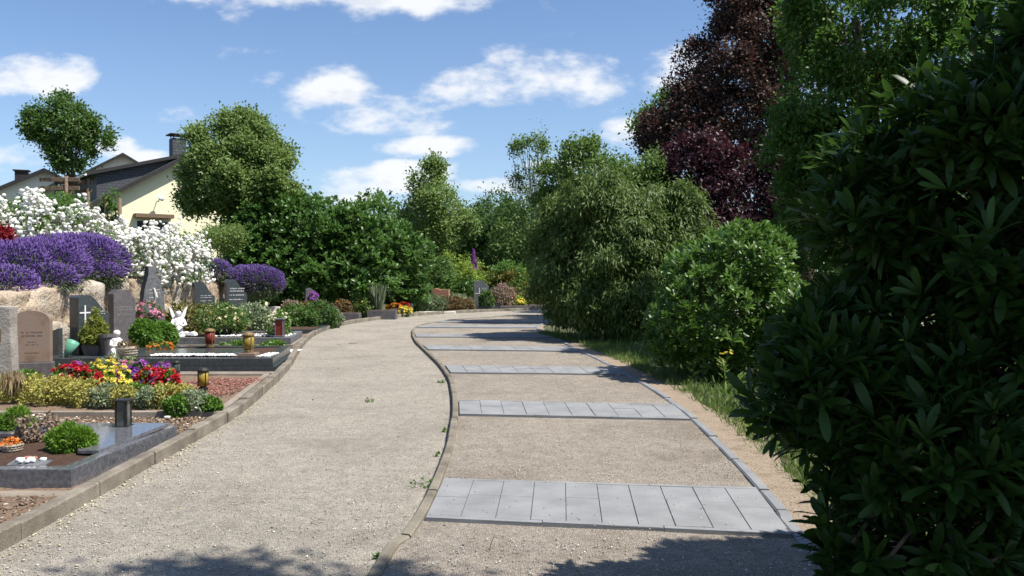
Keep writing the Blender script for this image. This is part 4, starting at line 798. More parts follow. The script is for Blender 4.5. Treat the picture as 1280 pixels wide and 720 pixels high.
def lantern(loc, w_, h_, label, body, glassm, round_=False, candle=None):
    t_ = empty('grave_lantern', loc, label, 'lantern', 'grave lanterns'); a = w_/2
    if round_:
        MB().lathe((0, 0, 0), [(a*.75, 0), (a*.8, h_*.12), (a*.55, h_*.16), (a*.55, h_*.2)], 14).build('foot', body, t_, smooth=False)
        MB().lathe((0, 0, 0), [(a*.82, h_*.2), (a*.9, h_*.5), (a*.82, h_*.82)], 14).build('glass', glassm, t_, smooth=True)
        MB().lathe((0, 0, 0), [(a, h_*.822), (a*1.02, h_*.88), (a*.6, h_*.97), (a*.15, h_)], 14).build('lid', body, t_)
        for k in range(4): MB().tube([(a*.93*math.cos(PI/4+k*PI/2), a*.93*math.sin(PI/4+k*PI/2), h_*.18), (a*.93*math.cos(PI/4+k*PI/2), a*.93*math.sin(PI/4+k*PI/2), h_*.84)], a*.08, 5).build('bar', body, t_)
    else:
        MB().box(-a*1.15, a*1.15, -a*1.15, a*1.15, 0, h_*.07, .004).build('foot', body, t_)
        for sx_ in (-1, 1):
            for sy_ in (-1, 1): MB().box(sx_*a-.008*sx_, sx_*a-.026*sx_, sy_*a-.008*sy_, sy_*a-.026*sy_, h_*.071, h_*.9).build('bar', body, t_)
        MB().box(-a*.78, a*.78, -a*.78, a*.78, h_*.072, h_*.89).build('glass', glassm, t_)
        MB().box(-a*1.1, a*1.1, -a*1.1, a*1.1, h_*.901, h_*.96, .004).build('lid', body, t_)
        if candle: MB().lathe((0, -a*.8, 0), [(a*.35, h_*.1), (a*.35, h_*.55)], 10).build('candle', candle, t_)
    return t_
# --- grave 1
p_ = P(153, 534, .2); lantern((p_.x, p_.y+.02, .196), .125, .27, 'dark square glass lantern reflected in the polished blue slab', M['lampmetal'], M['glass'])
c_ = P(81, 566, .15); bush('cushion_plant', 'bright green dome-shaped cushion plant on the brown soil of the blue grave', 'plant', (c_.x, c_.y+.1, .14), (.17, .15, .16), 900, 10, .035, LM['cushion'], T_simple(.12, .02), cr=.012, out=1.2)
c_ = P(36, 556, .15); bush('flowering_plant', 'loose pinkish heather left of the green cushion plant', 'plant', (c_.x, c_.y+.15, .14), (.16, .12, .19), 90, 12, .04, LM['pinkish'])
c_ = P(2, 550, .15); bush('cushion_plant', 'green cushion plant cut off by the left edge, by the flower basket', 'plant', (c_.x-.02, c_.y+.25, .14), (.13, .12, .19), 500, 10, .035, LM['cushion'], T_simple(.12, .02), cr=.012, out=1.2)
def basket(loc, r_, h_, label, m, fl, cat='basket'):
    t_ = empty('flower_basket', loc, label, cat); b = MB(); b.lathe((0, 0, 0), [(r_*.6, 0), (r_*.95, h_*.35), (r_, h_*.7), (r_*.9, h_), (r_*.8, h_), (r_*.85, h_*.75)], 18)
    for j in range(4):
        for k in range(18): a = 2*PI*(k+.5*(j % 2))/18; rr_ = r_*(.78+.06*j+.02); b.tube([(rr_*math.cos(a-.15)*1.04, rr_*math.sin(a-.15)*1.04, h_*(.15+.22*j)), (rr_*math.cos(a)*1.12, rr_*math.sin(a)*1.12, h_*(.18+.22*j)), (rr_*math.cos(a+.15)*1.04, rr_*math.sin(a+.15)*1.04, h_*(.15+.22*j))], r_*.06, 5)
    b.build('bowl', m, t_); base = loc
    cp, cn = clumps([(loc[0], loc[1], loc[2]+h_*1.0, r_*.8, r_*.8, h_*.35)], 26, .3, .1); lo, Rm, S, rn = leaves(cp, cn, 8, r_*.15, r_*.35); scatter('planting', T_simple(.3), lo, Rm, S, fl, t_, rn, base); return t_
c_ = P(8, 568, .15); basket((c_.x, c_.y+.08, .14), .075, .085, 'pale wicker basket of orange flowers at the left edge', M['wicker'], LM['orangef'])
c_ = P(33, 582, .16); pl = empty('memorial_plaque', (c_.x, c_.y+.04, .165), 'small tilted grey plaque carrying white pebbles on the soil', 'plaque', rz=R(-6)); MB().box(-.15, .15, -.055, .055, 0, .012, .003).build('plate', M['granite_rough'], pl).rotation_euler = (R(12), 0, 0)
pv = T_pebble()
for i, (dx, dy, s_, m_) in enumerate(((-.08, .02, .05, 'whitep'), (-.01, .04, .045, 'marble'), (.03, -.01, .035, 'marble'), (.085, .035, .04, 'marble'), (.0, -.03, .03, 'marble'), (-.05, -.03, .028, 'marble'), (-.05, .065, .05, 'stone_red'), (-.005, .075, .04, 'stone_red'))):
    V, Fq = rock(s_, s_*.8, s_*.6, i*5.1, 3, .05); me = bpy.data.meshes.new('pebble'); me.from_pydata(V, [], Fq); o_ = link('pebble', me, M[m_], None, (c_.x+dx, c_.y+.04+dy, .192)); tag(o_, 'small reddish pebble behind the white ones on the plaque' if m_ == 'stone_red' else ('flat bluish-white stone at the left of the plaque' if i == 0 else 'small white pebble lying on the grey plaque'), 'pebble', 'pebbles on the plaque')
# loose pale stones near edging
for i, (u, v_, s_, lab) in enumerate(((46, 521, .12, 'cream stone lying behind the nearest grave at left'), (209, 520, .045, 'white pebble lying in front of the sedum bed edging'), (244, 509, .05, 'white oval stone at the right end of the sedum row'), (266, 512, .045, 'smaller white stone beside the kerb at the sedum bed corner'))):
    c_ = P(u, v_, .1); V, Fq = rock(s_*1.3, s_, s_*.55, i*9+2, 4, .05); me = bpy.data.meshes.new('stone'); me.from_pydata(V, [], Fq)
    for q in me.polygons: q.use_smooth = True
    tag(link('loose_stone', me, M['stone_light'], None, (c_.x, c_.y, .08+s_*.15)), lab, 'stone', 'loose pale stones')
# --- grave 2 planting: row of sedum cushions
cushion_row = [(12, 490, .2, 'sedum'), (38, 492, .2, 'sedum'), (62, 494, .2, 'sedum'), (85, 494, .2, 'sedum'), (107, 496, .2, 'sedum'), (128, 497, .17, 'sage'), (150, 497, .15, 'sedum'), (168, 490, .14, 'box'), (185, 498, .15, 'sage'), (200, 497, .17, 'sedum'), (226, 496, .15, 'sedum'), (218, 505, .12, 'box'), (240, 503, .15, 'sage'), (262, 503, .1, 'box'), (30, 475, .16, 'box'), (210, 488, .14, 'sedum')]
edg = {'sedum': 'yellow-green sedum cushion', 'sage': 'silvery grey-green cushion plant', 'box': 'fresh green leafy cushion'}
nb_ = ['at the left edge of the bed', 'just right of the pillar foot', 'before the brown headstone', 'left of the red begonias', 'under the left red begonias', 'below the yellow pansies', 'behind the dark square lantern', 'between lantern and right begonias', 'right below the right begonias', 'in the middle right of the row', 'right of the right begonias', 'in front row right of the lantern', 'last but one before the kerb', 'last in the row, nearest the kerb', 'beside the brown headstone foot', 'right behind the right begonias']
for (u, v_, r_, k_), nm in zip(cushion_row, nb_):
    c_ = P(u, v_+11, .1); bush('sedum_cushion' if k_ == 'sedum' else 'cushion_plant', edg[k_]+' '+nm, 'plant', (c_.x, c_.y+r_*.45, .09), (r_*1.05, r_*.9, r_*1.15), 130, 12, .034, LM[k_], T_simple(.3), group='cushion plants in the sedum bed', cr=r_*.12)
for (u, v_, w_, fm, lab) in ((80, 480, .2, 'redf', 'deep red begonias left of the yellow pansies'), (103, 482, .16, 'redf', 'red begonias in the left clump, nearest the pansies'), (92, 474, .09, 'purplef', 'violet pansies amid the left red begonias'), (125, 470, .18, 'yellowf', 'pale yellow pansies at the centre of the bed'), (142, 482, .13, 'yellowf', 'golden yellow pansies in front of the pink ones'), (152, 474, .12, 'pinkf', 'pink pansies right of the yellow ones'), (168, 476, .15, 'purplef', 'mauve pansies left of the right red begonias'), (185, 484, .17, 'redf', 'scarlet begonias right of the mauve pansies'), (206, 488, .11, 'redf', 'small red begonias at the right end of the flower row'), (200, 476, .12, 'purplef', 'dark violet pansies behind the right red begonias'), (160, 466, .22, 'sedum', 'pale flowering groundcover behind the pansies'), (135, 464, .16, 'sedum', 'yellow-green groundcover behind the yellow pansies')):
    c_ = P(u, v_+14, .1); bush('bedding_flowers', lab, 'flowers', (c_.x, c_.y+.1, .1), (w_, .14, .27), 40, 10, .05, LM['box'] if fm != 'sedum' else LM['sage'], flower=LM[fm] if fm != 'sedum' else LM['yellowf'], fn=int((330 if fm == 'yellowf' else 560)*w_) if fm != 'sedum' else 22, fs=.07 if fm != 'sedum' else .04, group='bedding flowers on the sedum bed')
c_ = P(254, 488, .1); lantern((c_.x, c_.y, .1), .15, .3, 'black lantern with amber candle glass on red mulch', M['lampmetal'], M['yellowc'], True)
for (u, lab) in ((108, 'small dark grave light behind the left begonias'), (184, 'small dark grave light behind the right begonias')):
    c_ = P(u, 482, .1); lantern((c_.x, 12.3, .1), .11, .24, lab, M['lampmetal'], M['glass'], True)
c_ = P(8, 505, .1); t_ = empty('dried_plant', (c_.x+.02, c_.y+.1, .1), 'withered straw-coloured plant drooping at the pillar foot', 'plant')
N = 140; th = RG.random(N)*2*PI; lo = np.column_stack([(RG.random(N)-.5)*.22, (RG.random(N)-.5)*.12, .28+RG.random(N)*.12]); scatter('foliage', T_simple(.05, .02), lo, frames(np.column_stack([np.cos(th)*.3, np.sin(th)*.3, -np.ones(N)]), RG.normal(size=(N, 3))), .12+.12*RG.random(N), LM['dead'], t_)
MB().tube([(0, 0, 0), (.01, 0, .2), (0, 0, .38)], [.012, .01, .004], 6).build('stem', M['bark'], t_)
V, Fq = rock(.55, .3, .42, 77); me = bpy.data.meshes.new('b'); me.from_pydata(V, [], Fq); t_ = None
# dark arched plate and green vase left of the cross stone
o_ = MB().prism([(-.2, 0), (.22, 0), (.22, .6), (.1, .56), (-.05, .44), (-.16, .25)], (0, 0, 0), (1, 0, 0), (0, 0, 1), (0, 1, 0), .12).build('headstone_fragment', M['granite_black'], None, bev=.01); o_.location = (-7.78, 14.0, .1); tag(o_, 'dark leaning stone plate between brown headstone and cross headstone', 'stone')
o_ = MB().lathe((0, 0, 0), [(.02, 0), (.05, .05), (.1, .28), (.092, .28), (.045, .06)], 14).build('grave_vase', M['greenplastic'], None, smooth=True); o_.location = (-7.32, 13.75, .25); o_.rotation_euler = (0, R(28), 0); tag(o_, 'green plastic grave vase tipped against the dark plate', 'vase')
# --- grave 3 ornaments
def pot(b, r0, r1, h_): return b.lathe((0, 0, 0), [(r0, 0), (r1, h_*.85), (r1*1.08, h_*.86), (r1*1.08, h_), (r1*.9, h_), (r1*.88, h_*.85)], 16)
c_ = Vector((-7.0, 14.05, .25)); t_ = empty('potted_conifer', c_, 'small yellow-green conifer in a square pot beside the cross headstone', 'potted plant'); MB().loft([[(-.11, -.11, 0), (.11, -.11, 0), (.11, .11, 0), (-.11, .11, 0)], [(-.15, -.15, .17), (.15, -.15, .17), (.15, .15, .17), (-.15, .15, .17)]]).build('pot', M['pot'], t_, bev=.006)
lob_ = [(c_.x, c_.y, .58, .17, .17, .15), (c_.x+.02, c_.y, .74, .12, .12, .13), (c_.x+.04, c_.y, .9, .055, .055, .12), (c_.x-.1, c_.y, .55, .1, .1, .09), (c_.x+.12, c_.y, .66, .09, .09, .12)]
cp, cn = clumps(lob_, 260, .3, .1); lo, Rm, S, rn = leaves(cp, cn, 12, .025, .05); scatter('foliage', T_simple(.2), lo, Rm, S, leafm('golden_conifer', (.1, .14, .02), (.3, .32, .05), .25, .6), t_, rn, c_); MB().tube([(0, 0, .1), (0, 0, .6)], .02, 6).build('stem', M['bark'], t_)
o_ = pot(MB(), .08, .13, .36).build('flower_vase', M['pot'], None, smooth=False); o_.location = (-6.72, 13.95, .25); tag(o_, 'tall dark grey vase between potted conifer and crouching figure', 'vase')
def figure(loc, s_, label, wings, rz=0):
    mt_ = M['marble'] if wings else M['plaster']
    t_ = empty('angel_figure', loc, label, 'statue', rz=rz, group='white stone figures')
    b = MB()
    b.lathe((0, 0, 0), [(.30, 0), (.31, .12), (.24, .3), (.19, .5), (.2, .62), (.15, .7), (.07, .74), (.07, .78)] if not wings else [(.2, 0), (.22, .06), (.16, .2), (.13, .45), (.17, .6), (.12, .68), (.05, .71), (.05, .75)], 14, 1, .75)
    hs = .75 if wings else 1; b.lathe((0, -.03, .87-.04*(wings)), [(.03*hs, -.13*hs), (.1*hs, -.08*hs), (.13*hs, .0), (.12*hs, .07*hs), (.06*hs, .125*hs)], 12)
    for sx_ in (-1, 1): b.tube([(sx_*.16, 0, .62), (sx_*.23, -.1, .45), (sx_*.1, -.22, .42), (.0, -.22, .5)], [.055, .05, .04, .035], 7)
    if not wings:
        for sx_ in (-1, 1): b.tube([(sx_*.14, 0, .14), (sx_*.2, -.3, .3), (sx_*.16, -.34, .05), (sx_*.16, -.48, .03)], [.1, .085, .06, .05], 7)
    b.v = [(x*s_, y_*s_, z*s_) for x, y_, z in b.v]; b.build('body', mt_, t_, smooth=True)
    if wings:
        for sx_ in (-1, 1):
            w_ = MB(); w_.prism([(0, 0), (sx_*.1, .1), (sx_*.2, .36), (sx_*.27, .66), (sx_*.15, .52), (sx_*.07, .34), (0, .22)], (sx_*.04, .1, .45), (1, 0, 0), (0, 0, 1), (0, 1, 0), .05); w_.v = [(x*s_, y_*s_, z*s_) for x, y_, z in w_.v]; w_.build('wing', M['marble'], t_)
    return t_
figure((-6.42, 13.62, .25), .45, 'white crouching angel figure leaning over the wicker ball', False, R(40))
basket((-6.22, 13.6, .25), .14, .19, 'round wicker ball planter with dry pinkish plant by the white figure', M['wicker'], LM['rust'])
MB_ = None
for i, (u, v_, r_, lab) in enumerate(((173, 438, .26, 'front clipped round box bush beside the wicker ball'), (198, 433, .215, 'rear clipped round box bush nearer the standing angel'))):
    c_ = P(u, v_, .2); bush('box_bush', lab, 'bush', (c_.x, c_.y+.3, .2), (r_, r_, r_*1.6), 900, 12, .04, LM['box'], T_simple(.35), group='clipped box bushes', cr=.025)
def on_slab(n): return np.column_stack([-g3.location.x-5.35+RG.random(n)*1.25, (RG.random(n))*.32+13.72-g3.location.y])
pebbles('white_pebbles', 900, lambda n: np.column_stack([-g3.location.x-5.95+RG.random(n)*1.7, RG.random(n)*.3+13.75-g3.location.y]), .045, M['pebble_white'], .268, parent=g3, sq=.8)
pebbles('white_pebbles', 160, lambda n: np.column_stack([-g3.location.x-4.2+RG.random(n)*.2, RG.random(n)*.6+13.8-g3.location.y]), .045, M['pebble_white'], .25, parent=g3, sq=.8)
for nm_, (cx_, cy_, hx, hy, n_) in (('a', (-5.6, 16.9, .4, .25, 260)), ('b', (-4.5, 16.4, .22, .3, 240))):
    pass
pebbles('white_gravel', 900, lambda n: np.column_stack([-6.3+RG.random(n)*1.6, 16.6+RG.random(n)*.35]), .05, M['pebble_white'], .1, label='white gravel strip behind the black grave, left of the green row', sq=.7)
pebbles('white_gravel', 420, lambda n: np.column_stack([-4.75+RG.random(n)*.55, 15.9+RG.random(n)*.8]), .05, M['pebble_white'], .1, label='small patch of white gravel near the kerb behind the black grave', sq=.7)
pebbles('white_pebbles', 700, lambda n: np.column_stack([-g4.location.x-6.6+RG.random(n)*1.7, 18.3+RG.random(n)*.7-g4.location.y]), .05, M['pebble_white'], .25, parent=g4, sq=.7)
c_ = P(322, 441, .26); MB().box(c_.x-.14, c_.x+.14, 13.72, 13.98, .256, .31, .005).build('lantern_block', M['stone_brown'], g3).location = (-g3.location.x, -g3.location.y, 0)
lantern((c_.x, 13.85, .312), .2, .34, 'brass-coloured lantern on a small stone block on the black grave', M['brass'], M['yellowc'], True)
c_ = P(272, 438, .15); lantern((c_.x, 15.6, .25), .2, .35, 'round dark red lantern with a brass lid in the white gravel', M['brass'], M['red'], True)
c_ = P(346, 424, .2); o_ = lantern((c_.x+.02, 18.3, .24), .19, .42, 'square grave light with a red candle near the grey grave corner', M['granite_rough'], M['red'])
c_ = P(309, 436, .25); lantern((at(309, 420, 16.2).x, 16.2, .12), .17, .36, 'small dark red grave light just left of the brass lantern', M['lampmetal'], M['red'], True)
figure((at(219, 420, 17.9).x, 18.08, .24), .62, 'white standing angel with raised wings beside the box bushes', True, R(25))
o_ = empty('stone_book', (at(236, 416, 18.4).x, 18.4, .26), 'white open stone book lying right of the standing angel', 'ornament')
MB().prism([(-.16, 0), (0, .015), (.16, 0), (.16, .05), (.08, .085), (0, .06), (-.08, .085), (-.16, .05)], (0, -.1, 0), (1, 0, 0), (0, 0, 1), (0, 1, 0), .2).build('pages', M['marble'], o_)
for (u, v_, Y, rx, rz_, lm_, lab, fl, fn_, fsz) in (
    (236, 412, 20.0, .6, .6, 'olive', 'olive-brown spreading conifer behind the white angel', None, 0, 0),
    (275, 412, 20.6, .5, .5, 'olive', 'darker olive shrub right behind the white-flowering bowl', None, 0, 0),
    (316, 405, 21.6, .42, .55, 'sage', 'wispy grey-green lavender-like shrub in front of the lettered headstone', None, 0, 0),
    (372, 408, 24.0, .55, .45, 'ash', 'dark green creeping juniper on the low dark grave', None, 0, 0),
    (398, 408, 24.6, .5, .5, 'far', 'mid green cushion shrub right of the creeping juniper', None, 0, 0),
    (414, 408, 25.0, .3, .35, 'sage', 'bluish-green cushion near the kerb before the planters', None, 0, 0),
    (366, 392, 26.4, .35, .5, 'pinkish', 'pinkish heather beside the pale sandstone block', 'pinkf', 20, .07),
    (385, 392, 27.4, .3, .45, 'rust', 'russet heather at the foot of the slate headstone', 'orangef', 14, .07),
    (405, 392, 28.5, .35, .4, 'pinkish', 'dusty pink heather between slate and red headstones', 'pinkf', 24, .07),
    (428, 393, 29.5, .32, .45, 'rust', 'reddish plant in a pale bowl before the red headstone', 'orangef', 20, .07),
    (455, 396, 30.3, .4, .55, 'maple', 'bushy green plant between the two dark planters', 'yellowf', 8, .06),
    (530, 389, 35.0, .9, .5, 'lavgreen', 'grey-green low shrub beside the rusty bush', None, 0, 0),
    (572, 388, 36.0, .6, .45, 'sage', 'pale green groundcover in front of the rusty bush', None, 0, 0),
    (562, 384, 35.6, .7, .4, 'rust', 'rusty brown rounded bush before the reddish block headstone', None, 0, 0),
    (580, 384, 36.0, .45, .36, 'rust', 'smaller rust-green bush left of the blue-grey headstone', None, 0, 0),
    (627, 385, 38.5, .6, .75, 'pinkish', 'pinkish hydrangea right of the blue-grey headstone', 'pinkf', 12, .09),
    (646, 386, 38.6, .35, .35, 'lime', 'yellow-flowering plant inside the far granite surround', 'yellowf', 40, .12),
    (608, 384, 37.2, .3, .6, 'ash', 'small dark conifer in front of the blue-grey headstone', None, 0, 0)):
    g_ = at(u, v_, Y); bush('grave_shrub', lab, 'shrub', (g_.x, Y, .1), (rx, rx*.85, rz_), int(260*min(1.3, rx+.3)), 14, .085, LM[lm_], cr=rx*.13, flower=LM[fl] if fl else None, fn=fn_ or 1, fs=fsz or .05)
# bowl with cream flowers
g_ = at(280, 408, 18.9); t_ = bush('flower_bowl', 'dark bowl overflowing with cream blossoms on the grey grave', 'flowers', (g_.x, 18.8, .38), (.52, .4, .42), 230, 12, .06, LM['rosegreen'], flower=leafm('pale_yellow_petal', (.62, .52, .2), (.82, .78, .55), .25, .6), fn=150, fs=.05); MB().lathe((0, 0, -.14), [(.12, 0), (.22, .05), (.33, .16), (.3, .16)], 18).build('bowl', M['lampmetal'], t_)
g_ = at(331, 410, 17.6); t_ = bush('flowering_plant', 'white and yellow flowering plant between bowl and square grave light', 'flowers', (g_.x, 18.6, .24), (.25, .22, .42), 120, 12, .05, LM['box'], flower=leafm('cream_petal', (.7, .65, .4), (.82, .8, .6), .25, .6), fn=90, fs=.055)
# orange low flowers and green row
g_ = P(216, 437, .2); bush('bedding_flowers', 'low orange-red flowers at the foot of the rear box bush', 'flowers', (g_.x, 15.1, .24), (.22, .12, .1), 30, 8, .04, LM['box'], flower=LM['orangef'], fn=50, fs=.045)
for (u, lab) in ((290, 'green lettuce-like groundcover right of the round red lantern'), (307, 'green groundcover left of the brass lantern, behind it'), (342, 'green groundcover between brass lantern and kerb')):
    g_ = at(u, 433, 16.9); bush('groundcover_plant', lab, 'plant', (g_.x, 16.9, .08), (.2, .16, .14), 60, 10, .06, LM['box'], group='groundcover behind the black grave')
# pink orchid-like flowers in a pot
g_ = at(187, 398, 17.6); t_ = bush('potted_flowers', 'pink flowers in a dark pot before the tallest grey headstone', 'potted plant', (g_.x, 17.6, .62), (.26, .2, .3), 60, 10, .05, LM['ash'], flower=LM['pinkf'], fn=80, fs=.075); pot(MB(), .09, .14, .3).build('pot', M['pot'], t_).location = (0, 0, -.22); MB().tube([(0, 0, -.55), (0, 0, -.2)], .05, 8).build('stand', M['pot'], t_)
# planters on the curve
def planter(u, v_, Y, w_, h_, lab, m_, fl=None):
    g_ = at(u, v_, Y); t_ = empty('planter_box', (g_.x, Y, .0), lab, 'planter', 'planters by the curve'); b = MB(); b.box(-w_/2, w_/2, -.25, .25, 0, h_, .01); b.build('trough', m_, t_); MB().box(-w_/2+.04, w_/2-.04, -.21, .21, h_-.01, h_+.012).build('soil', M['soil'], t_)
planter(436, 400, 28.4, .75, .3, 'low dark stone planter right of the kerb plants on the curve', M['stone_dark']); planter(478, 399, 29.9, 1.0, .32, 'dark stone planter under the tall ornamental grass', M['stone_dark']); planter(496, 399, 31.6, .55, .3, 'grey stone planter before the orange flowers', M['granite_rough'])
g_ = at(472, 392, 30.3); N = 420; t_ = empty('ornamental_grass', (g_.x, 30.3, .3), 'tall feathery pale green grass before the dark gap in the hedge', 'grass'); a = RG.random(N)*2*PI; rr_ = RG.random(N)*.16
scatter('blades', T_simple(.025, .01), np.column_stack([rr_*np.cos(a), rr_*np.sin(a), np.zeros(N)]), frames(np.column_stack([np.cos(a)*.22, np.sin(a)*.22, np.ones(N)]), RG.normal(size=(N, 3))), .5+.55*RG.random(N), LM['sage'], t_)
for (u, v_, Y, rx, fm, lab) in ((493, 391, 32.0, .3, 'orangef', 'orange marigolds in the planter past the ornamental grass'), (504, 391, 32.2, .25, 'redf', 'red-orange begonias beside the small dark marker stone'), (506, 397, 31.4, .25, 'yellowf', 'bright yellow flowers on the kerb at the curve'), (391, 372, 27.8, .12, 'purplef', 'lilac flower ball beside the slate headstone')):
    g_ = at(u, v_, Y); z_ = .22 if v_ < 395 else .1; z_ = .72 if u == 391 else z_; bush('bedding_flowers', lab, 'flowers', (g_.x, Y, z_), (rx, .2, .2), 40, 8, .06, LM['ash'], flower=LM[fm], fn=80, fs=.09)
g_ = at(419, 380, 30.5); bush('dwarf_conifer', 'tiny bright yellow upright conifer left of the red headstone', 'plant', (g_.x, 30.6, .3), (.12, .12, .62), 80, 12, .05, LM['lime'])
o_ = MB().prism([(-.1, 0), (.1, 0), (.1, .36), (.05, .42), (-.1, .4)], (0, 0, 0), (1, 0, 0), (0, 0, 1), (0, 1, 0), .1).build('marker_stone', M['stone_dark'], None, bev=.008); g_ = at(513, 390, 32.4); o_.location = (g_.x, 32.4, .05); tag(o_, 'small dark upright marker stone right of the orange flowers', 'stone')
g_ = at(546, 393, 34); tag(MB().box(g_.x-1.0, g_.x+.75, 33.7, 34.2, -.02, .1, .01).build('stone_slab', M['stone_light'], None), 'long flat pale slab behind the kerb at the bend', 'slab')
g_ = at(622, 388, 36.8); lantern((g_.x, 36.75, .05), .22, .34, 'dark grave light before the far granite surround', M['lampmetal'], M['glass'])
# flowering shrubs at the bend
for (u, v_, Y, ru, rv, lm_, n, lab) in ((560, 345, 40, 32, 24, 'lime', 420, 'yellow-green flowering shrub behind the reddish block headstone'), (588, 345, 41, 20, 20, 'lime', 220, 'lime green bush right of the large yellow-green shrub'), (540, 355, 38.5, 28, 32, 'ash', 420, 'dark green leafy shrub left of the reddish block headstone'), (600, 342, 43, 22, 10, 'rust', 150, 'russet-leaved shrub above the blue-grey headstone'), (632, 345, 42, 28, 18, 'linden', 260, 'fresh green shrub right of the russet one at the bend'), (650, 362, 41, 30, 22, 'olive', 280, 'olive mixed shrub near the drooping shrub at the bend'), (580, 365, 39.5, 22, 18, 'laurel', 220, 'green shrub between block headstone and blue-grey headstone'), (690, 350, 43, 44, 36, 'laurel', 420, 'dark green shrub hidden mostly by the drooping shrub'), (380, 372, 30.5, 20, 16, 'laurel', 140, 'green laurel sprout right of the purple lavender')):
    g_ = at(u, 385, Y); tree('garden_shrub', lab, 'shrub', (g_.x, Y, 0), [plx(u, v_, Y, ru, rv, 1), plx(u-ru*.4, v_+rv*.5, Y, ru*.6, rv*.6, .8), plx(u+ru*.4, v_+rv*.5, Y, ru*.6, rv*.6, .8), plx(u, 375, Y, ru*.9, 14, .8)], n, 16, .17, .12, LM[lm_], r0=.04, fork=.2, crown='foliage', n_l=4, group='shrubs at the bend')
g_ = at(592, 322, 40.5); t_ = empty('foxglove', (g_.x, 40.5, .3), 'tall stalk of mauve blossoms rising from the green shrubs', 'flower'); MB().tube([(0, 0, 0), (0, 0, 2.0)], .02, 6).build('stem', LM['ash'], t_)
N = 150; a = RG.random(N)*6.28; nn = np.column_stack([np.cos(a), np.sin(a), np.full(N, -.1)]); hz_ = RG.random(N); scatter('blossoms', T_blossom(5), np.column_stack([np.cos(a)*.16*(1.1-hz_), np.sin(a)*.16*(1.1-hz_), 1.5+hz_*1.0]), frames(nrm(np.cross(nn, RG.normal(size=(N, 3)))), nn), np.full(N, .11), LM['purplef'], t_)
# ---------------------------------------------------------------- grass and weeds
def verge_pts(n):
    y = 5.5+RG.random(n)*17; x = np.array([xat(bordR, a) for a in y])+.15+.27+np.abs(RG.normal(size=n))*.5-.12*RG.random(n)
    x = np.where(y > 19, x-.45*np.minimum(1, (y-19)/2), x); return np.column_stack([x, y])
N = 30000; pts = verge_pts(N)
pk_ = np.array([mn.noise(Vector((a*2.2, b*2.2, 5)))+.5*mn.noise(Vector((a*7, b*7, 9))) for a, b in pts]); pts = pts[(pk_ > -.12) | (RG.random(N) < .12)]; N = len(pts); a = RG.random(N)*6.28; tl = .3+1.1*RG.random(N)
o_ = scatter('verge_grass', T_simple(.04, .02), np.column_stack([pts, np.full(N, .015)]), frames(np.column_stack([np.cos(a)*tl, np.sin(a)*tl, np.ones(N)]), RG.normal(size=(N, 3))), .045+.13*RG.random(N)**3, LM['grass'], None); tag(o_, 'rough green grass along the foot of the right-hand shrubs', 'grass', kind='stuff')
N = 9000; pts = np.column_stack([RG.random(N)*9+1.9, RG.random(N)*22+3]); k_ = pts[:, 0] > np.array([xat(bordR, y) for y in pts[:, 1]])+.8; pts = pts[k_]; N = len(pts); a = RG.random(N)*6.28
o_ = scatter('undergrowth', T_simple(.12, .03), np.column_stack([pts, np.zeros(N)]), frames(np.column_stack([np.cos(a)*.6, np.sin(a)*.6, np.ones(N)]), RG.normal(size=(N, 3))), .08+.16*RG.random(N), LM['grass'], None); tag(o_, 'loose undergrowth and weeds on the ground beneath the shrubs', 'undergrowth', kind='stuff')
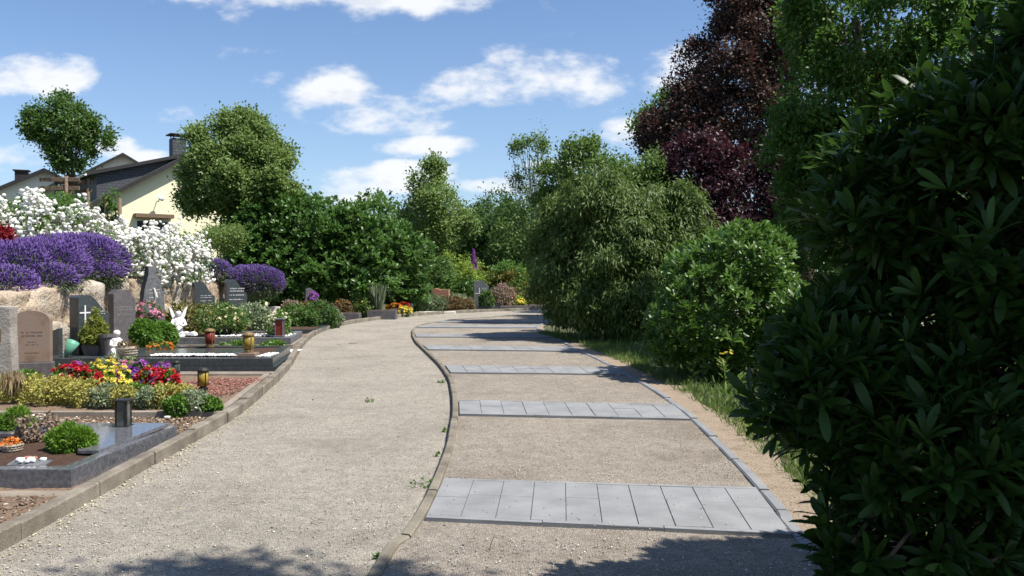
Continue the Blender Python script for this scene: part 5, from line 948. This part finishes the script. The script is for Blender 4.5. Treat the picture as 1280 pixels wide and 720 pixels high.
for (u, v_, s_, lab) in ((528, 607, .07, 'green weed tuft at the divider kerb beside the nearest paving strip'), (552, 570, .035, 'tiny weed at the divider kerb above the nearest strip'), (560, 540, .04, 'small weed beside the divider kerb between first and second strips'), (553, 478, .05, 'weed on the divider kerb where it bends near the second strip'), (478, 698, .03, 'yellowish weed at the kerb near the bottom edge'), (460, 502, .05, 'flat green leaf sprig lying alone on the gravel path')):
    g_ = P(u, v_, .01); bush('weed', lab, 'weed', (g_.x, g_.y, .01), (s_*1.1, s_, s_*.5), 12, 6, .028, LM['linden'], group='weeds on the path')
for i, (u, v_, hh, lab) in enumerate(((905, 470, .5, 'tall yellow-flowered weed at the foot of the sunlit rhododendron'), (865, 465, .4, 'thin leafy weed left of the yellow-flowered one'), (925, 480, .35, 'broad-bladed weed nearest the dark rhododendron'))):
    g_ = P(u, v_+20, 0); t_ = empty('wild_plant', g_, lab, 'weed', 'weeds under the rhododendron'); MB().tube([(0, 0, 0), (.02, 0, hh*.5), (.05, 0, hh)], [.006, .005, .003], 5).build('stem', LM['grass'], t_)
    N = 26; a = RG.random(N)*6.28; scatter('leaves', T_simple(.14), np.column_stack([np.zeros(N), np.zeros(N), RG.random(N)*hh*.9]), frames(np.column_stack([np.cos(a), np.sin(a), np.ones(N)*.7]), UP+RG.normal(size=(N, 3))*.3), .09+.09*RG.random(N), LM['grass'], t_)
    if i == 0: N = 9; scatter('blossoms', T_blossom(5), np.column_stack([RG.normal(size=(N, 2))*.05+[.05, 0], hh+RG.random(N)*.06]), frames(RG.normal(size=(N, 3)), UP+RG.normal(size=(N, 3))*.3), np.full(N, .04), LM['yellowf'], t_)
# fallen leaves and twigs
N = 150; y = 4+RG.random(N)*16; xl = np.array([xat(kerbL, a) for a in y]); xr = np.array([xat(bordR, a) for a in y]); x = xl+(xr-xl)*RG.random(N)
pz = zpath(np.column_stack([x, y]))+.03
o_ = scatter('fallen_leaves', T_simple(.3, .12), np.column_stack([x, y, pz]), frames(RG.normal(size=(N, 3))*np.array([1, 1, .15]), UP+RG.normal(size=(N, 3))*.4), .02+.02*RG.random(N), LM['dead'], None); tag(o_, 'scattered dry fallen leaves on the gravel', 'fallen leaves', kind='stuff')
g_ = P(612, 690, .04); tag(MB().tube([(g_.x, g_.y, .045), (g_.x+.01, g_.y+.02, .09), (g_.x+.03, g_.y+.03, .13)], [.003, .003, .001], 5).build('twig', M['bark']), 'thin bent twig sticking up from the gravel near the bottom', 'twig')
print('faces', sum(len(o.data.polygons) for o in bpy.data.objects if o.type == 'MESH'))
